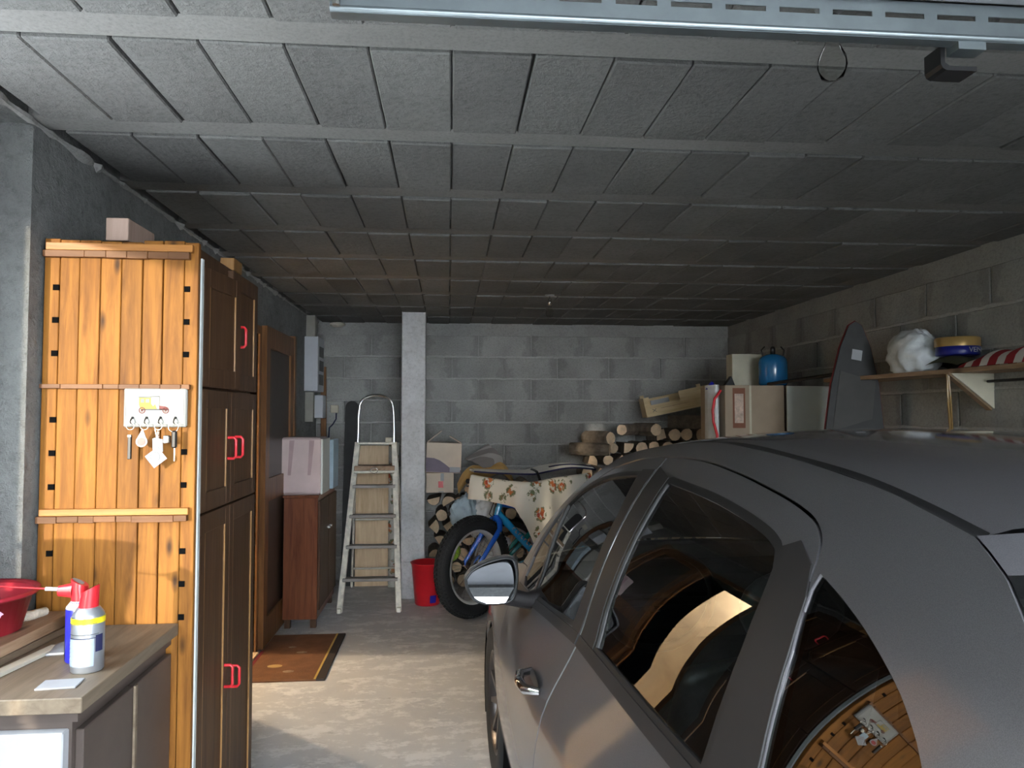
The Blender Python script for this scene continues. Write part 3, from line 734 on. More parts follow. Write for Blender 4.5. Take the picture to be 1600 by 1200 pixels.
def seat(x, y, rear=False):
    w = .50 if not rear else 1.16
    e = bpy.data.objects.new('rear_bench' if rear else 'front_seat', None); COL.objects.link(e); e.parent = CAR; e.location = (x, y, 0)
    def pad(fn): return fn
    g = G(); g.box((0, .12, .42), (w, .50, .16), bev=.05); g.build('cushion', 'seat', e)
    def back(a, b):
        an = 2*PI*b; r = .5*w; s = math.copysign(abs(math.cos(an))**.55, math.cos(an)); t = math.copysign(abs(math.sin(an))**.7, math.sin(an))
        ww = r*(1.0-.22*max(0, a-.55)**1.3); top = 1-.0*a
        tz = .47+.50*a; 
        sc = 1.0 if a < .93 else (1-((a-.93)/.07)**2*.6)
        return (ww*s*sc, -.16-.22*a+.065*t*sc, tz)
    g = G(); g.grid(back, 16, 25, sm=True); g.build('seat_back', 'seat', e)
    for hx_ in ((0,) if not rear else (-.36, .36)):
        h = G(); h.ball((hx_, -.42, 1.085), .125, 18, sq=(1.0, .42, .72)); hr = h.build('headrest', 'seat', e)
        g = G()
        for q in (-.05, .05): g.tube([(hx_+q, -.395, .93), (hx_+q, -.415, 1.05)], .006, 8)
        g.build('headrest_post', 'steel', hr)
seat(.42, .10); seat(1.14, .10); seat(XC, -.72, True)
# door mirrors
def dmirror(side):
    m = bpy.data.objects.new('door_mirror', None); COL.objects.link(m); m.parent = CAR; m.location = (2*XC if side else 0, 0, 0)
    if side: m.scale = (-1, 1, 1)
    out = [(-.245, .975), (-.225, 1.002), (-.180, 1.026), (-.125, 1.041), (-.088, 1.042), (-.068, 1.026), (-.062, .985), (-.068, .925), (-.080, .897), (-.110, .887), (-.175, .888), (-.215, .905), (-.238, .940)]
    out = crv(out+[out[0]], 3)[:-1]
    cx, cz = -.150, .965
    def ring(sc, y, tl=0.): return [(cx+(p[0]-cx)*sc, y+.18*(p[0]-cx)*.35+tl*(p[1]-cz), cz+(p[1]-cz)*sc) for p in out]
    rings = [ring(.955, .583), ring(1.0, .585), ring(1.02, .60), ring(1.0, .63), ring(.90, .665), ring(.68, .70), ring(.35, .718), ring(.02, .722)]
    n = len(out); V = [p for r in rings for p in r]; F = [(i*n+j, i*n+(j+1) % n, (i+1)*n+(j+1) % n, (i+1)*n+j) for i in range(len(rings)-1) for j in range(n)]
    g = G(); g.add(V, F, sm=True); sh = g.build('mirror_shell', 'paint', m)
    g = G(); g.add(ring(.93, .605, .295), [tuple(range(n))]); g.build('mirror_glass', 'mirror', sh)
    r0, r1 = ring(.955, .586), ring(.90, .585)
    G().tube(ring(.945, .586), .0045, 6, closed=True).build('mirror_rim', 'black', sh)
    g = G(); g.tube([(-.10, .63, .905), (-.03, .64, .885), (.03, .66, .880)], [.030, .028, .040], 10); g.build('mirror_arm', 'satin', m)
dmirror(False); dmirror(True)
# side repeater
g = G(); g.ball((sx(1.08, .80)-.004, 1.08, .80), .02, 12, sq=(.35, 1.4, .9)); g.build('side_repeater', 'chrome', CAR)
# wheels
def wheel_mesh():
    t = G(); prof = [(.205, -.095), (.24, -.105), (.29, -.103), (.313, -.085), (.315, 0), (.313, .085), (.29, .103), (.24, .105), (.205, .095)]
    t.lathe(prof, 40); r = G()
    r.lathe([(.205, -.095), (.198, -.09), (.185, -.06), (.18, .02), (.185, .09), (.205, .095)], 36)
    for k in range(10):
        a = 2*PI*k/10; M = T(rot=(0, 0, a))
        r.add([(.03, -.016, -.075), (.03, .016, -.075), (.195, .010, -.088), (.195, -.010, -.088), (.03, -.016, -.045), (.03, .016, -.045), (.195, .010, -.06), (.195, -.010, -.06)], [(0,1,2,3), (4,7,6,5), (0,4,5,1), (1,5,6,2), (2,6,7,3), (3,7,4,0)], M=M)
    r.lathe([(0, -.085), (.03, -.082), (.045, -.07), (.05, -.04), (.05, 0), (0, 0)], 20)
    d = G(); d.lathe([(0, -.03), (.15, -.03), (.15, -.02), (0, -.02)], 24)
    return t.mesh('tyre', 'rubber'), r.mesh('wheel_rim', 'rim'), d.mesh('brake_disc', 'steel')
tm, rm, dm = wheel_mesh()
for side in (False, True):
    for yw in (FW, RW):
        w = bpy.data.objects.new('wheel', None); COL.objects.link(w); w.parent = CAR
        x = oz(.5)+bow(yw)+.112
        w.location = ((2*XC-x) if side else x, yw, .315); w.rotation_euler = (0, (-PI/2 if side else PI/2), 0)
        obj('tyre', tm, w); obj('wheel_rim', rm, w); obj('brake_disc', dm, w)
for side in (False, True):
    for yw in (FW, RW):
        g = G()
        def fn(a, b):
            an = -.15*PI+a*1.3*PI; x = oz(.5)+bow(yw)+.012+.30*b
            return ((2*XC-x) if side else x, yw+.36*math.cos(an), .31+.36*math.sin(an))
        g.grid(fn, 16, 2); g.build('wheel_arch_liner', 'dark', CAR)
# ------------------------------------------------------------------ tall pine cabinet
CY = 2.3; CH = 2.045
cab = thing('tall_cabinet', 'tall varnished pine cabinet with plank end and brown doors', 'cabinet', (-.98, CY, 0))
bx = [-1.206, -1.161, -1.104, -1.043, -.983, -.922, -.861, -.800, -.757]
RZ = [(1.991, 2.032), (1.597, 1.610), (1.205, 1.240)]
g = G(); g.bb(-1.20+.98, -.78+.98, .02, .69, .02, CH-.012); g.build('carcass', 'doorwood', cab)
for i in range(8):
    a, b = bx[i]+.98, bx[i+1]+.98; gp = .0032 if i in (5,) else .0014
    G().bb(a+gp/2, b-gp, 0, .02, 0, CH+random.uniform(-.003, .005), bev=.0018).build('plank', 'pine', cab, (0, random.uniform(-.0015, .0015), 0))
# horizontal rails, pale on top with a row of brown pieces under
for z0, z1 in ((2.012, 2.034), (1.222, 1.242)):
    G().bb(-.215, .208, -.016, 0, z0, z1, bev=.001).build('rail', 'pinerail', cab)
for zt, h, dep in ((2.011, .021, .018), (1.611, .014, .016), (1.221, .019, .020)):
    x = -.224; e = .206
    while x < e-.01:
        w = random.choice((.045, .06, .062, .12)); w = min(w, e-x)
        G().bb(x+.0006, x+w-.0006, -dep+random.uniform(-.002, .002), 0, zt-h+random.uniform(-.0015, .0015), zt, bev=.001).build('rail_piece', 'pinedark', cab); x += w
hm = G().bb(-.0085, .0085, -.0012, .004, -.0085, .0085).mesh('peg_hole', 'dark')
for z in (1.901, 1.803, 1.703, 1.505, 1.406, 1.306, 1.111): obj('peg_hole', hm, cab, (-1.170+.98, -.0018, z))
for z in (1.901, 1.801, 1.702, 1.408, 1.309, 1.112, 1.015, .917): obj('peg_hole', hm, cab, (-.791+.98, -.0018, z))
# doors on the aisle side: frame and panel, red bow handles
def cab_door(y0, y1, z0, z1, hz, hy, ajar=0.):
    d = bpy.data.objects.new('cabinet_door', None); COL.objects.link(d); d.parent = cab; d.location = (.203, y0, 0); d.rotation_euler = (0, 0, -ajar)
    w = y1-y0-.004; st = .045
    g = G()
    for a, b in ((0, st), (w-st, w)): g.bb(0, .02, a, b, z0, z1, bev=.002)
    for a, b in ((z0, z0+.06), (z1-.06, z1)): g.bb(0, .0198, st, w-st, a, b, bev=.001)
    g.build('door_frame', 'doorwood', d)
    G().bb(.002, .012, st, w-st, z0+.06, z1-.06).build('door_panel', 'doorwood', d)
    for yy in (st, w-st): G().tube([(.017, yy, z0+.06), (.017, yy, z1-.06)], .0035, 6).build('bead', 'doorframe', d)  # honey tone on the beads paints in lit door edges
    if hz is None: return d
    P = [(.018, 0, -.036), (.040, 0, -.036), (.047, 0, -.028), (.047, 0, .028), (.040, 0, .036), (.018, 0, .036)]
    g = G(); g.tube([(p[0], hy, hz+p[2]) for p in P], .0052, 10); g.build('handle', 'red', d)
    return d
ym = .36
cab_door(.055, ym, 1.608, 1.985, None, 0, .10); cab_door(ym, .70, 1.608, 2.03, 1.80, .07)
G().bb(.195, .203, .03, .70, 1.985, 2.04).build('cornice', 'doorwood', cab)
cab_door(.055, ym, 1.215, 1.600, 1.405, ym-.07-.02); cab_door(ym, .70, 1.215, 1.600, 1.405, .05)
cab_door(.055, ym, .06, 1.208, .63, ym-.07-.02); cab_door(ym, .70, .06, 1.208, .60, .05)
g = G(); g.bb(.195, .2256, .021, .039, .0, 2.0); g.build('corner_strip', 'whitestrip', cab)
tag(G().box((0, 0, .035), (.066, .20, .07), bev=.002).build('wood_offcut', 'pinkwood', None, (-1.008, 2.42, CH+.006)), 'short pinkish timber offcut lying on top of the tall pine cabinet', 'wood')
tag(G().box((0, 0, .022), (.05, .10, .045), bev=.002).build('wood_offcut', 'doorframe', None, (-.80, 2.78, CH)), 'small orange wood offcut at the far end of the cabinet top', 'wood')
# ------------------------------------------------------------------ key rack and keys
kr = thing('key_rack', 'cream wall plaque with vintage car picture and four key hooks', 'key rack', (-.871, CY-.019, 1.541))
G().bb(-.091, .091, 0, .015, -.058, .058, bev=.004).build('plaque', 'plaque', kr)
g = G()
for x0, x1, z0, z1 in ((-.084, .084, .0505, .0515), (-.084, .084, -.0515, -.0505), (-.084, -.083, -.0515, .0515), (.083, .084, -.0515, .0515)): g.bb(x0, x1, -.0006, .001, z0, z1)
g.build('border_line', 'greydraw', kr)
MX = T(rot=(PI/2, 0, 0))                       # xy -> xz
def flat(name, poly, m, parent, y=-.0008): return G().prism(poly, .0008, M=T((0, y+.0008, 0), (PI/2, 0, 0))).build(name, m, parent)
s_ = .0117*.98
pic = flat('car_body_print', [(-.046, .008), (-.046, .030), (-.012, .030), (-.012, -.004), (-.040, -.004), (-.044, .002)], 'yellowdraw', kr)
flat('side_window_print', [(-.041, .015), (-.041, .026), (-.031, .026), (-.031, .015)], 'paleprint', pic, -.0014); flat('side_window_print', [(-.027, .015), (-.027, .026), (-.016, .026), (-.016, .015)], 'paleprint', pic, -.0014)
flat('roof_print', [(-.048, .030), (-.048, .0325), (.013, .0345), (.013, .032)], 'greydraw', kr)
flat('windscreen_print', [(.0115, .002), (.0115, .034), (.013, .034), (.013, .002)], 'greydraw', kr)
flat('seat_print', [(-.012, -.004), (-.012, .012), (-.006, .004), (.000, .010), (.006, -.004)], 'yellowdraw', kr)
flat('bonnet_print', [(.012, -.006), (.012, .006), (.030, .004), (.038, .000), (.038, -.006)], 'reddraw', kr)
flat('chassis_print', [(-.040, -.008), (-.040, -.004), (.038, -.004), (.038, -.008)], 'greydraw', kr)
for cxw in (-.037, .031):
    g = G(); g.tube([(cxw+.0085*math.cos(t), -.001, -.008+.0085*math.sin(t)) for t in [2*PI*i/18 for i in range(18)]], .0013, 5, closed=True)
    for k in range(4): a = PI*k/4; g.tube([(cxw-.0075*math.cos(a), -.001, -.008-.0075*math.sin(a)), (cxw+.0075*math.cos(a), -.001, -.008+.0075*math.sin(a))], .0006, 4)
    g.build('wheel_print', 'reddraw', kr)
flat('caption_print', [(-.020, -.027), (-.020, -.0255), (.018, -.0255), (.018, -.027)], 'paleprint', kr)
HX = [-.063, -.023, .017, .060]
for hx0 in HX:
    g = G(); g.tube([(hx0, .0, -.030), (hx0, -.012, -.034), (hx0, -.018, -.043), (hx0, -.012, -.046)], .0022, 6); g.ball((hx0, -.003, -.030), .0042, 8); g.build('hook', 'black', kr)
def ring(parent, r, z, x=0, y=-.014):
    G().tube([(x+r*math.cos(t), y, z+r*math.sin(t)) for t in [2*PI*i/20 for i in range(20)]], .0012, 6, closed=True).build('key_ring', 'steel', parent)
kz = 1.541
k1 = thing('key_fob', 'slim black oblong fob on a key ring', 'key fob', (-.871+HX[0], CY-.022, kz), 0)
ring(k1, .0115, -.054); G().bb(-.005, .005, -.019, -.010, -.152, -.080, bev=.0015).build('fob', 'black', k1); G().bb(-.0045, .0045, -.0195, -.018, -.086, -.081).build('clasp', 'steel', k1)
k2 = thing('key_fob', 'white teardrop key tag with a round red centre', 'key fob', (-.871+HX[1], CY-.022, kz), 0)
ring(k2, .0115, -.054)
P = [(-.016*math.sin(2*PI*i/24)*(1 if 1 else 1), -.100-.017*math.cos(2*PI*i/24)) for i in range(24)]
tear = [(0.002, -.062)]+[(.0165*math.cos(t), -.100+.0165*math.sin(t)) for t in [PI*.22-i*(PI*1.44)/18 for i in range(19)]]
G().prism(tear, .003, M=T((0, -.014, 0), (PI/2, 0, 0))).build('tag', 'white', k2, (-.006, 0, 0))
G().prism([(.0115*math.cos(t), -.100+.0115*math.sin(t)) for t in [2*PI*i/20 for i in range(20)]], .002, M=T((0, -.0165, 0), (PI/2, 0, 0))).build('tag_centre', 'fobred', k2, (-.006, 0, 0))
G().bb(-.0012, .0012, -.013, -.010, -.108, -.065, M=T((.010, 0, 0), (0, -.22, 0))).build('key', 'steel', k2, (.006, 0, 0))
k3 = thing('key_fob', 'white paper label and pale tag on a short chain', 'key fob', (-.871+HX[2], CY-.022, kz), 0)
ring(k3, .0115, -.054)
g = G()
for q in range(4): g.tube([(.0022*math.cos(t), -.014, -.069-.006*q+.0035*math.sin(t)) for t in [2*PI*i/10 for i in range(10)]], .0008, 5, closed=True)
g.build('chain', 'steel', k3)
G().prism([(-.016, -.092), (-.008, -.089), (.012, -.094), (.014, -.130), (-.014, -.136)], .0025, M=T((0, -.012, 0), (PI/2, 0, 0))).build('tag', 'paleblue', k3)
lab = G().prism([(-.023, -.022), (.023, -.022), (.023, .022), (-.023, .022)], .0008, M=T((-.004, -.0165, -.147), (PI/2, 0, 0)) @ T(rot=(0, 0, math.radians(38)))).build('paper_label', 'paper', k3)
G().tube([(-.006+.0135*math.cos(t), -.0178, -.145+.0135*math.sin(t)) for t in [2*PI*i/24 for i in range(24)]], .0005, 4, closed=True).build('printed_ring', 'paleprint', lab)
k4 = thing('car_key', 'black car key with clear charm on a split ring', 'key', (-.871+HX[3], CY-.022, kz), 0)
ring(k4, .0145, -.057); G().box((.004, -.016, -.094), (.0155, .012, .052), bev=.004).build('key_body', 'black', k4)
G().bb(.0035, .0065, -.017, -.015, -.158, -.118).build('key_blade', 'steel', k4)
G().box((-.019, -.013, -.094), (.020, .009, .024), bev=.003).build('charm', 'steel', k4)
G().box((-.011, -.014, -.094), (.007, .011, .022), bev=.002).build('charm_cap', 'black', k4)
# ------------------------------------------------------------------ workbench
BZ = .90
wbn = thing('workbench', 'low brown workbench cabinet with thick chipboard top against the pine cabinet', 'workbench', (-1.0, 2.0, 0))
G().bb(-.21, .203, -.285, .296, BZ-.034, BZ, bev=.002).build('worktop', 'worktop', wbn)
g = G(); g.bb(-.205, .17, -.255, .29, .06, BZ-.06); g.build('body', 'benchbody', wbn)
g = G(); g.bb(-.205, .185, -.262, .29, BZ-.06, BZ-.034); g.build('top_rail', 'benchbody', wbn)
G().bb(-.205, .165, -.285, -.255, .60, BZ-.075, bev=.003).build('drawer_front', 'white', wbn)
for y0, y1 in ((-.24, .025), (.03, .285)):
    d = G().bb(.17, .188, y0, y1, .09, BZ-.085, bev=.002).build('door', 'benchbody', wbn)
G().bb(.19, .196, .018, .030, .40, BZ-.083).build('door_stop', 'worktop', wbn)
g = G(); g.bb(-.19, .15, -.23, .28, 0, .06); g.build('plinth', 'dark', wbn)
# spray cans
def can(name, label, loc, rz, body, blab):
    c = thing(name, label, 'spray can', loc, rz); r = .0365 if 'silver' in label else .0335
    g = G(); g.lathe([(0, 0), (r-.003, 0), (r, .004), (r, .130), (r-.002, .138), (r-.010, .149), (r-.013, .153), (0, .153)], 48); g.build('can_body', body, c)
    return c, r
def band(parent, r, a0, a1, z0, z1, m, name, off=.0009):
    G().grid(lambda u, v: ((r+off)*math.cos(a0+(a1-a0)*u), (r+off)*math.sin(a0+(a1-a0)*u), z0+(z1-z0)*v), 40, 2).build(name, m, parent)
def nozzle(c, straw):
    g = G()
    def fn(u, v):
        a = 2*PI*u; zz = .150+.046*v; k = 1-.12*v
        return (.0225*k*math.cos(a)+.004*v, .0225*k*math.sin(a), zz+(.010*math.cos(a)*v))
    g.grid(fn, 24, 5, closeu=True); g.add([fn(i/24, 1) for i in range(24)], [tuple(range(24))]); n = g.build('nozzle_cap', 'red', c)
    g = G(); g.grid(lambda u, v: (.016*v*math.cos(2*PI*u)+.004, .013*v*math.sin(2*PI*u), .197+.011*v*math.cos(2*PI*u)*.9), 20, 3, closeu=True); g.build('push_button', 'grey', n)
    if straw:
        g = G(); g.grid(lambda u, v: (.018+.034*v, (.019-.008*v)*math.cos(2*PI*u), .176+.012*v*0+(.019-.006*v)*math.sin(2*PI*u)), 16, 4, closeu=True)
        g.add([(.052, .011*math.cos(2*PI*i/16), .176+.013*math.sin(2*PI*i/16)) for i in range(16)], [tuple(range(16))]); g.build('spout', 'red', n)
        G().tube([(.045, 0, .180), (.082, 0, .183)], .005, 10).build('straw_holder', 'white', n)
        G().tube([(.08, 0, .183), (.185, 0, .194)], .0022, 8).build('straw', 'red', n)
c1, r = can('spray_can', 'silver spray can with yellow band, pale label and short red cap', (-.872, 1.90, BZ), 0, 'cansilver', 0)
band(c1, r, -PI, PI, .1165, .1305, 'canyellow', 'yellow_band'); band(c1, r, -PI*.98, -PI*.25, .018, .082, 'canlabel', 'label_panel'); band(c1, r, -PI, -PI*.15, .092, .0935, 'greydraw', 'label_rule'); band(c1, r, -PI, -PI*.15, .083, .0845, 'navy', 'label_rule')
band(c1, r, -PI*.22, -PI*.05, .05, .09, 'navy', 'label_block'); band(c1, r, -PI*.9, -PI*.2, .1175, .1188, 'greydraw', 'small_print', .0014)
for q in (.03, .04, .05, .06, .07): band(c1, r, -PI*.92, -PI*.32, q, q+.0018, 'paper', 'label_line', .0013)
nozzle(c1, False)
c2, r = can('spray_can', 'blue spray can with red trigger cap and long red straw', (-.925, 1.975, BZ), math.radians(188), 'canblue', 0)
G().lathe([(r+.0003, .133), (r-.001, .138), (r-.010, .149), (r-.012, .1535)], 28).build('can_shoulder', 'white', c2)
band(c2, r, -.1, .35, .004, .132, 'paper', 'edge_highlight'); nozzle(c2, True)  # white strip painted as the highlight on the can's left edge
tag(G().box((0, 0, .002), (.085, .058, .004), bev=.001).build('card', 'paper', None, (-.885, 1.800, BZ), (0, 0, math.radians(6))), 'small white card lying flat in front of the spray cans', 'card')
po_ = thing('pouch', 'small dark grey pouch with white edge behind the blue spray can', 'pouch', (-.985, 2.06, BZ), math.radians(12))
G().grid(lambda u, v: ((u-.5)*.10, (v-.5)*.075, .002+.028*(max(0, math.sin(PI*u)*math.sin(PI*v)))**.45*(.6+.4*v)), 14, 10).build('pouch_body', 'pouch', po_)
G().tube([(-.05, -.037, .004), (.05, -.037, .004)], .004, 6).build('edge_binding', 'white', po_)
# plank, strips and rope lying on the bench
pk = tag(G().box((0, 0, 0), (.09, .42, .028), bev=.002).build('wood_plank', 'oldwood', None, (-1.135, 2.07, BZ+.034), (math.radians(0), 0, math.radians(-3))), 'weathered brown plank lying along the back of the workbench', 'plank')
tag(G().box((0, 0, 0), (.028, .30, .010), bev=.001).build('wood_strip', 'glassstrip', None, (-1.055, 1.93, BZ+.005), (0, 0, math.radians(-8))), 'pale thin strip lying on the workbench beside the brown plank', 'strip')
tag(G().box((0, 0, 0), (.10, .46, .018), bev=.001).build('wood_batten', 'worktop', None, (-1.14, 2.045, BZ+.0095), (0, 0, math.radians(-4))), 'flat batten lying under the brown plank on the workbench', 'batten')
rp = [(-1.17+.018*math.sin(i*.8)+.012*i/10, 1.86+i*.042, BZ+.062+.004*math.sin(i*1.3)) for i in range(10)]
rpo = thing('rope_bundle', 'off-white twisted rope bundle lying on the brown plank', 'rope', (0, 0, 0))
g = G(); g.tube(rp, [.010]+[.014]*8+[.012], 10); g.build('rope', 'rope', rpo)
tag(G().grid(lambda u, v: (-1.150+.028*u+.006*math.sin(6*v), 1.93+.05*v+.02*u, BZ+.080+.05*v-.02*u*u+.006*math.sin(9*v)), 6, 10).build('ribbon', 'pink', None), 'crumpled pink ribbon on the white rope', 'ribbon')
bs = thing('basin', 'round dark red plastic basin in the window niche', 'basin', (-1.250, 2.075, BZ))
G().lathe([(0, .004), (.092, .004), (.105, .02), (.140, .145), (.155, .155), (.158, .148), (.150, .140), (.143, .150), (.110, .03), (.095, .012), (0, .012)], 36).build('bowl', 'basin', bs)
bk = thing('metal_bucket', 'zinc rimmed metal bucket on the window sill', 'bucket', (-1.282, 1.80, BZ))
G().lathe([(0, .0), (.085, 0), (.088, .01), (.125, .285), (.118, .285), (.085, .012), (0, .012)], 36).build('bucket_body', 'bucketside', bk)
G().lathe([(.124, .280), (.131, .284), (.133, .292), (.129, .298), (.118, .297), (.113, .29)], 36).build('rim', 'zinc', bk)
# ------------------------------------------------------------------ left side, further back
dm_ = thing('doormat', 'brown coir doormat with a gold side stripe in front of the doorway', 'doormat', (-.94, 4.79, 0))
G().bb(-.24, .24, -.44, .44, 0, .012, bev=.003).build('pile', 'mat', dm_)
G().bb(.18, .192, -.44, .44, .0122, .0132).build('gold_stripe', 'gold', dm_); G().bb(.194, .241, -.441, .441, .001, .0125).build('edge', 'matedge', dm_)
G().bb(-.243, -.222, -.441, .10, .001, .0135).build('red_edge', 'maroon', dm_)
for x, y, r, m in ((-.09, -.20, .035, 'tan'), (.02, .05, .026, 'oldwood'), (.01, -.30, .026, 'oldwood'), (-.06, .16, .02, 'oldwood')):
    G().grid(lambda u, v: (x+r*v*math.cos(2*PI*u)*(1.3), y+r*v*.8*math.sin(2*PI*u), .0128), 10, 2, closeu=True).build('worn_motif', m, dm_)
# sideboard with hinged door on the aisle side
SB = (-1.165, -.925, 5.40, 6.18)
sb = thing('sideboard', 'reddish brown veneered sideboard on short legs by the left wall', 'sideboard', ((SB[0]+SB[1])/2, 5.79, 0))
hx_, hy_ = .12, .39
g = G(); g.bb(-hx_, hx_, -hy_, hy_, .065, .925, bev=.003); g.build('body', 'mahog', sb)
G().bb(-hx_-.006, hx_+.008, -hy_-.01, hy_+.01, .925, .945, bev=.003).build('top', 'mahog', sb)
for x in (-hx_+.03, hx_-.03):
    for y in (-hy_+.04, hy_-.04): G().bb(x-.02, x+.02, y-.02, y+.02, 0, .065).build('leg', 'doorwood', sb)
for y0, y1 in ((-hy_+.01, -.005), (.005, hy_-.01)):
    d = G().bb(hx_, hx_+.016, y0, y1, .13, .90, bev=.002).build('door', 'doorwood', sb)
    G().bb(hx_+.016, hx_+.034, (y1-.05 if y0 < 0 else y0+.03), (y1-.03 if y0 < 0 else y0+.05), .66, .675).build('handle', 'steel', d)
st = thing('storage_box', 'pinkish translucent plastic storage box standing on the sideboard', 'storage box', (-1.05, 5.60, .945))
G().bb(-.145, .135, -.17, .15, 0, .41, bev=.012).build('box_body', 'rose', st)
G().bb(-.145, .135, -.176, -.170, .015, .40, bev=.004).build('front_frame', 'rose', st)
for x0 in (-.085, .055): G().prism([(x0, .39), (x0+.035, .39), (x0+.012, .14), (x0-.01, .14)], .001, M=T((0, -.176, 0), (PI/2, 0, 0))).build('faint_strap', 'rosed', st)
G().bb(.135, .150, -.165, .145, .0, .40, bev=.003).build('lid', 'whiteboard', st)
tag(G().box((0, 0, .19), (.035, .26, .38), bev=.004).build('box_panel', 'paleblue', None, (-.905, 5.98, .945)), 'pale blue-grey panel standing on the sideboard behind the storage box', 'panel')
# consumer unit and conduits on the left wall
ep = thing('fuse_box', 'pale grey electrical fuse box high on the left wall', 'fuse box', (XL, 6.35, 1.72))
G().bb(.0, .115, 0, .30, 0, .465, bev=.004).build('housing', 'greycab', ep)
for z in (.10, .22, .34): G().bb(.115, .120, .05, .25, z-.045, z+.045).build('breaker_row', 'black', ep)
tag(G().bb(XL, XL+.075, 6.42, 6.50, 2.19, 2.375, bev=.003).build('cable_duct', 'conduit'), 'grey cable duct running from the fuse box to the ceiling', 'duct')
tag(G().bb(XL, XL+.07, 6.40, 6.46, 1.46, 1.715, bev=.003).build('cable_duct', 'conduit'), 'beige cable duct below the fuse box', 'duct')
tag(G().bb(XL+.002, XL+.135, 6.50, 6.66, 1.49, 1.69, bev=.006).build('junction_box', 'greycab'), 'small pale junction box under the fuse box', 'junction box')
tag(G().box((0, 0, .98), (.05, .03, 1.96), bev=.002).build('wood_board', 'teak', None, (-1.115, 6.88, 0), (0, math.radians(-.8), 0)), 'narrow brown board standing upright in the left corner', 'board')
tag(G().lathe([(.0, -.02), (.045, -.015), (.075, .0), (.06, .022), (0, .03)], 9).build('foam_lump', 'rope', None, (-1.02, 6.88, ZC-.033)), 'lump of pale expanding foam at the ceiling corner', 'foam')
so = thing('wall_socket', 'small cream wall socket on the back wall', 'socket', (-1.045, YB-.012, 1.573))
G().bb(-.036, .036, -.022, 0, -.036, .036, bev=.004).build('plate', 'cream', so)
tag(G().tube([(-1.03, YB-.02, 1.535), (-1.03, YB-.03, 1.48), (-1.06, YB-.03, 1.43), (-1.09, YB-.03, 1.40), (-1.10, YB-.03, 1.20)], .006, 8).build('power_cable', 'navy'), 'dark blue cable hanging from the wall socket', 'cable')
dk = thing('ironing_board', 'folded dark board with rounded top leaning on the wall behind the ladder', 'board', (-.885, 6.72, 0), 0, rot=(math.radians(-8), 0, 0))
pts = [(-.06, 0), (.06, 0), (.06, 1.58)]+[(.06*math.cos(t), 1.60+.06*math.sin(t)) for t in [PI*i/8 for i in range(9)]]+[(-.06, 1.58)]
G().prism(pts, .03, M=T((0, 0, 0), (PI/2, 0, 0))).build('board', 'bagdark', dk)
# step ladder
la = thing('step_ladder', 'paint-spattered aluminium step ladder with a tall hoop handle', 'ladder', (-.60, 5.81, 0))
fx, tx = .226, .150; fy, ty = .0, .44; TZ = 1.29
def lp(s, t): return (s*(fx+(tx-fx)*t), fy+(ty-fy)*t, TZ*t)
for s in (-1, 1):
    a, b = Vector(lp(s, 0)), Vector(lp(s, 1.0))
    g = G(); d = b-a; M = Matrix.Translation((a+b)/2) @ d.to_track_quat('Z', 'Y').to_matrix().to_4x4()
    g.box((0, 0, 0), (.045, .022, d.length), M=M, bev=.003); r_ = g.build('rail', 'alu', la)
    G().bb(a.x-.016, a.x+.016, -.03, .03, -.0, .035, bev=.004).build('foot', 'alu', la)
    g = G(); g.tube([(s*(tx+.02), ty+.03, 1.20), (s*(fx+.01), .80, .015)], .011, 8); g.build('rear_leg', 'alu', la)
G().tube([(-.222, .76, .18), (.222, .76, .18)], .009, 8).build('rear_brace', 'alu', la); G().tube([(-.19, .65, .62), (.19, .65, .62)], .009, 8).build('rear_brace', 'alu', la)
for z, m in ((.235, 'tread'), (.475, 'tread'), (.705, 'tread'), (.935, 'tread')):
    t = z/TZ; a, b = lp(-1, t), lp(1, t)
    G().bb(a[0], b[0], a[1]-.035, a[1]+.05, z-.012, z+.012, bev=.003).build('step', m, la)
t = 1.07/TZ; a, b = lp(-1, t), lp(1, t)
G().bb(a[0], b[0], a[1]-.05, a[1]+.16, 1.06, 1.10, bev=.004).build('platform', 'oldwood', la)
G().tube([(a[0], a[1]-.055, 1.052), (b[0], b[1]-.055, 1.052)], .012, 8).build('platform_bar', 'alu', la)
G().tube([(.03*math.cos(q), a[1]-.068, 1.065+.022*math.sin(q)) for q in [2*PI*i/14 for i in range(14)]], .003, 6, closed=True).build('pull_ring', 'steel', la)
G().bb(-tx, tx, ty-.03, ty+.03, TZ-.018, TZ, bev=.003).build('top_cap', 'alu', la)
hp = [(-tx, ty, TZ-.06), (-tx+.004, ty+.01, 1.52)]+[(-(tx-.01)*math.cos(q)*1.0, ty+.015, 1.57+.115*math.sin(q)**.8) for q in [PI*i/14 for i in range(1, 14)]]+[(tx-.004, ty+.01, 1.52), (tx, ty, TZ-.06)]
G().tube(hp, .0115, 10).build('hoop_handle', 'chrome', la)
tag(G().box((0, 0, .02), (.055, .04, .04), bev=.004).build('small_box', 'cream', None, (-.495, 6.25, TZ)), 'small cream block sitting on the ladder top', 'block')
tag(G().box((0, 0, .625), (.30, .012, 1.24), bev=.001).build('plywood_board', 'palewood', None, (-.668, 6.665, .0), (math.radians(-2), 0, 0)), 'pale plywood board standing behind the step ladder', 'board')
for n_ in (.35, .7, 1.0):
    pass
fr = thing('wrap_roll', 'roll of white floral wrap standing beside the pillar', 'roll', (-.478, 6.66, 0))
g = G(); g.lathe([(0, 0), (.048, 0), (.048, 1.27), (.015, 1.27), (.015, 1.24), (0, 1.24)], 20); g.build('roll', 'floral2', fr)
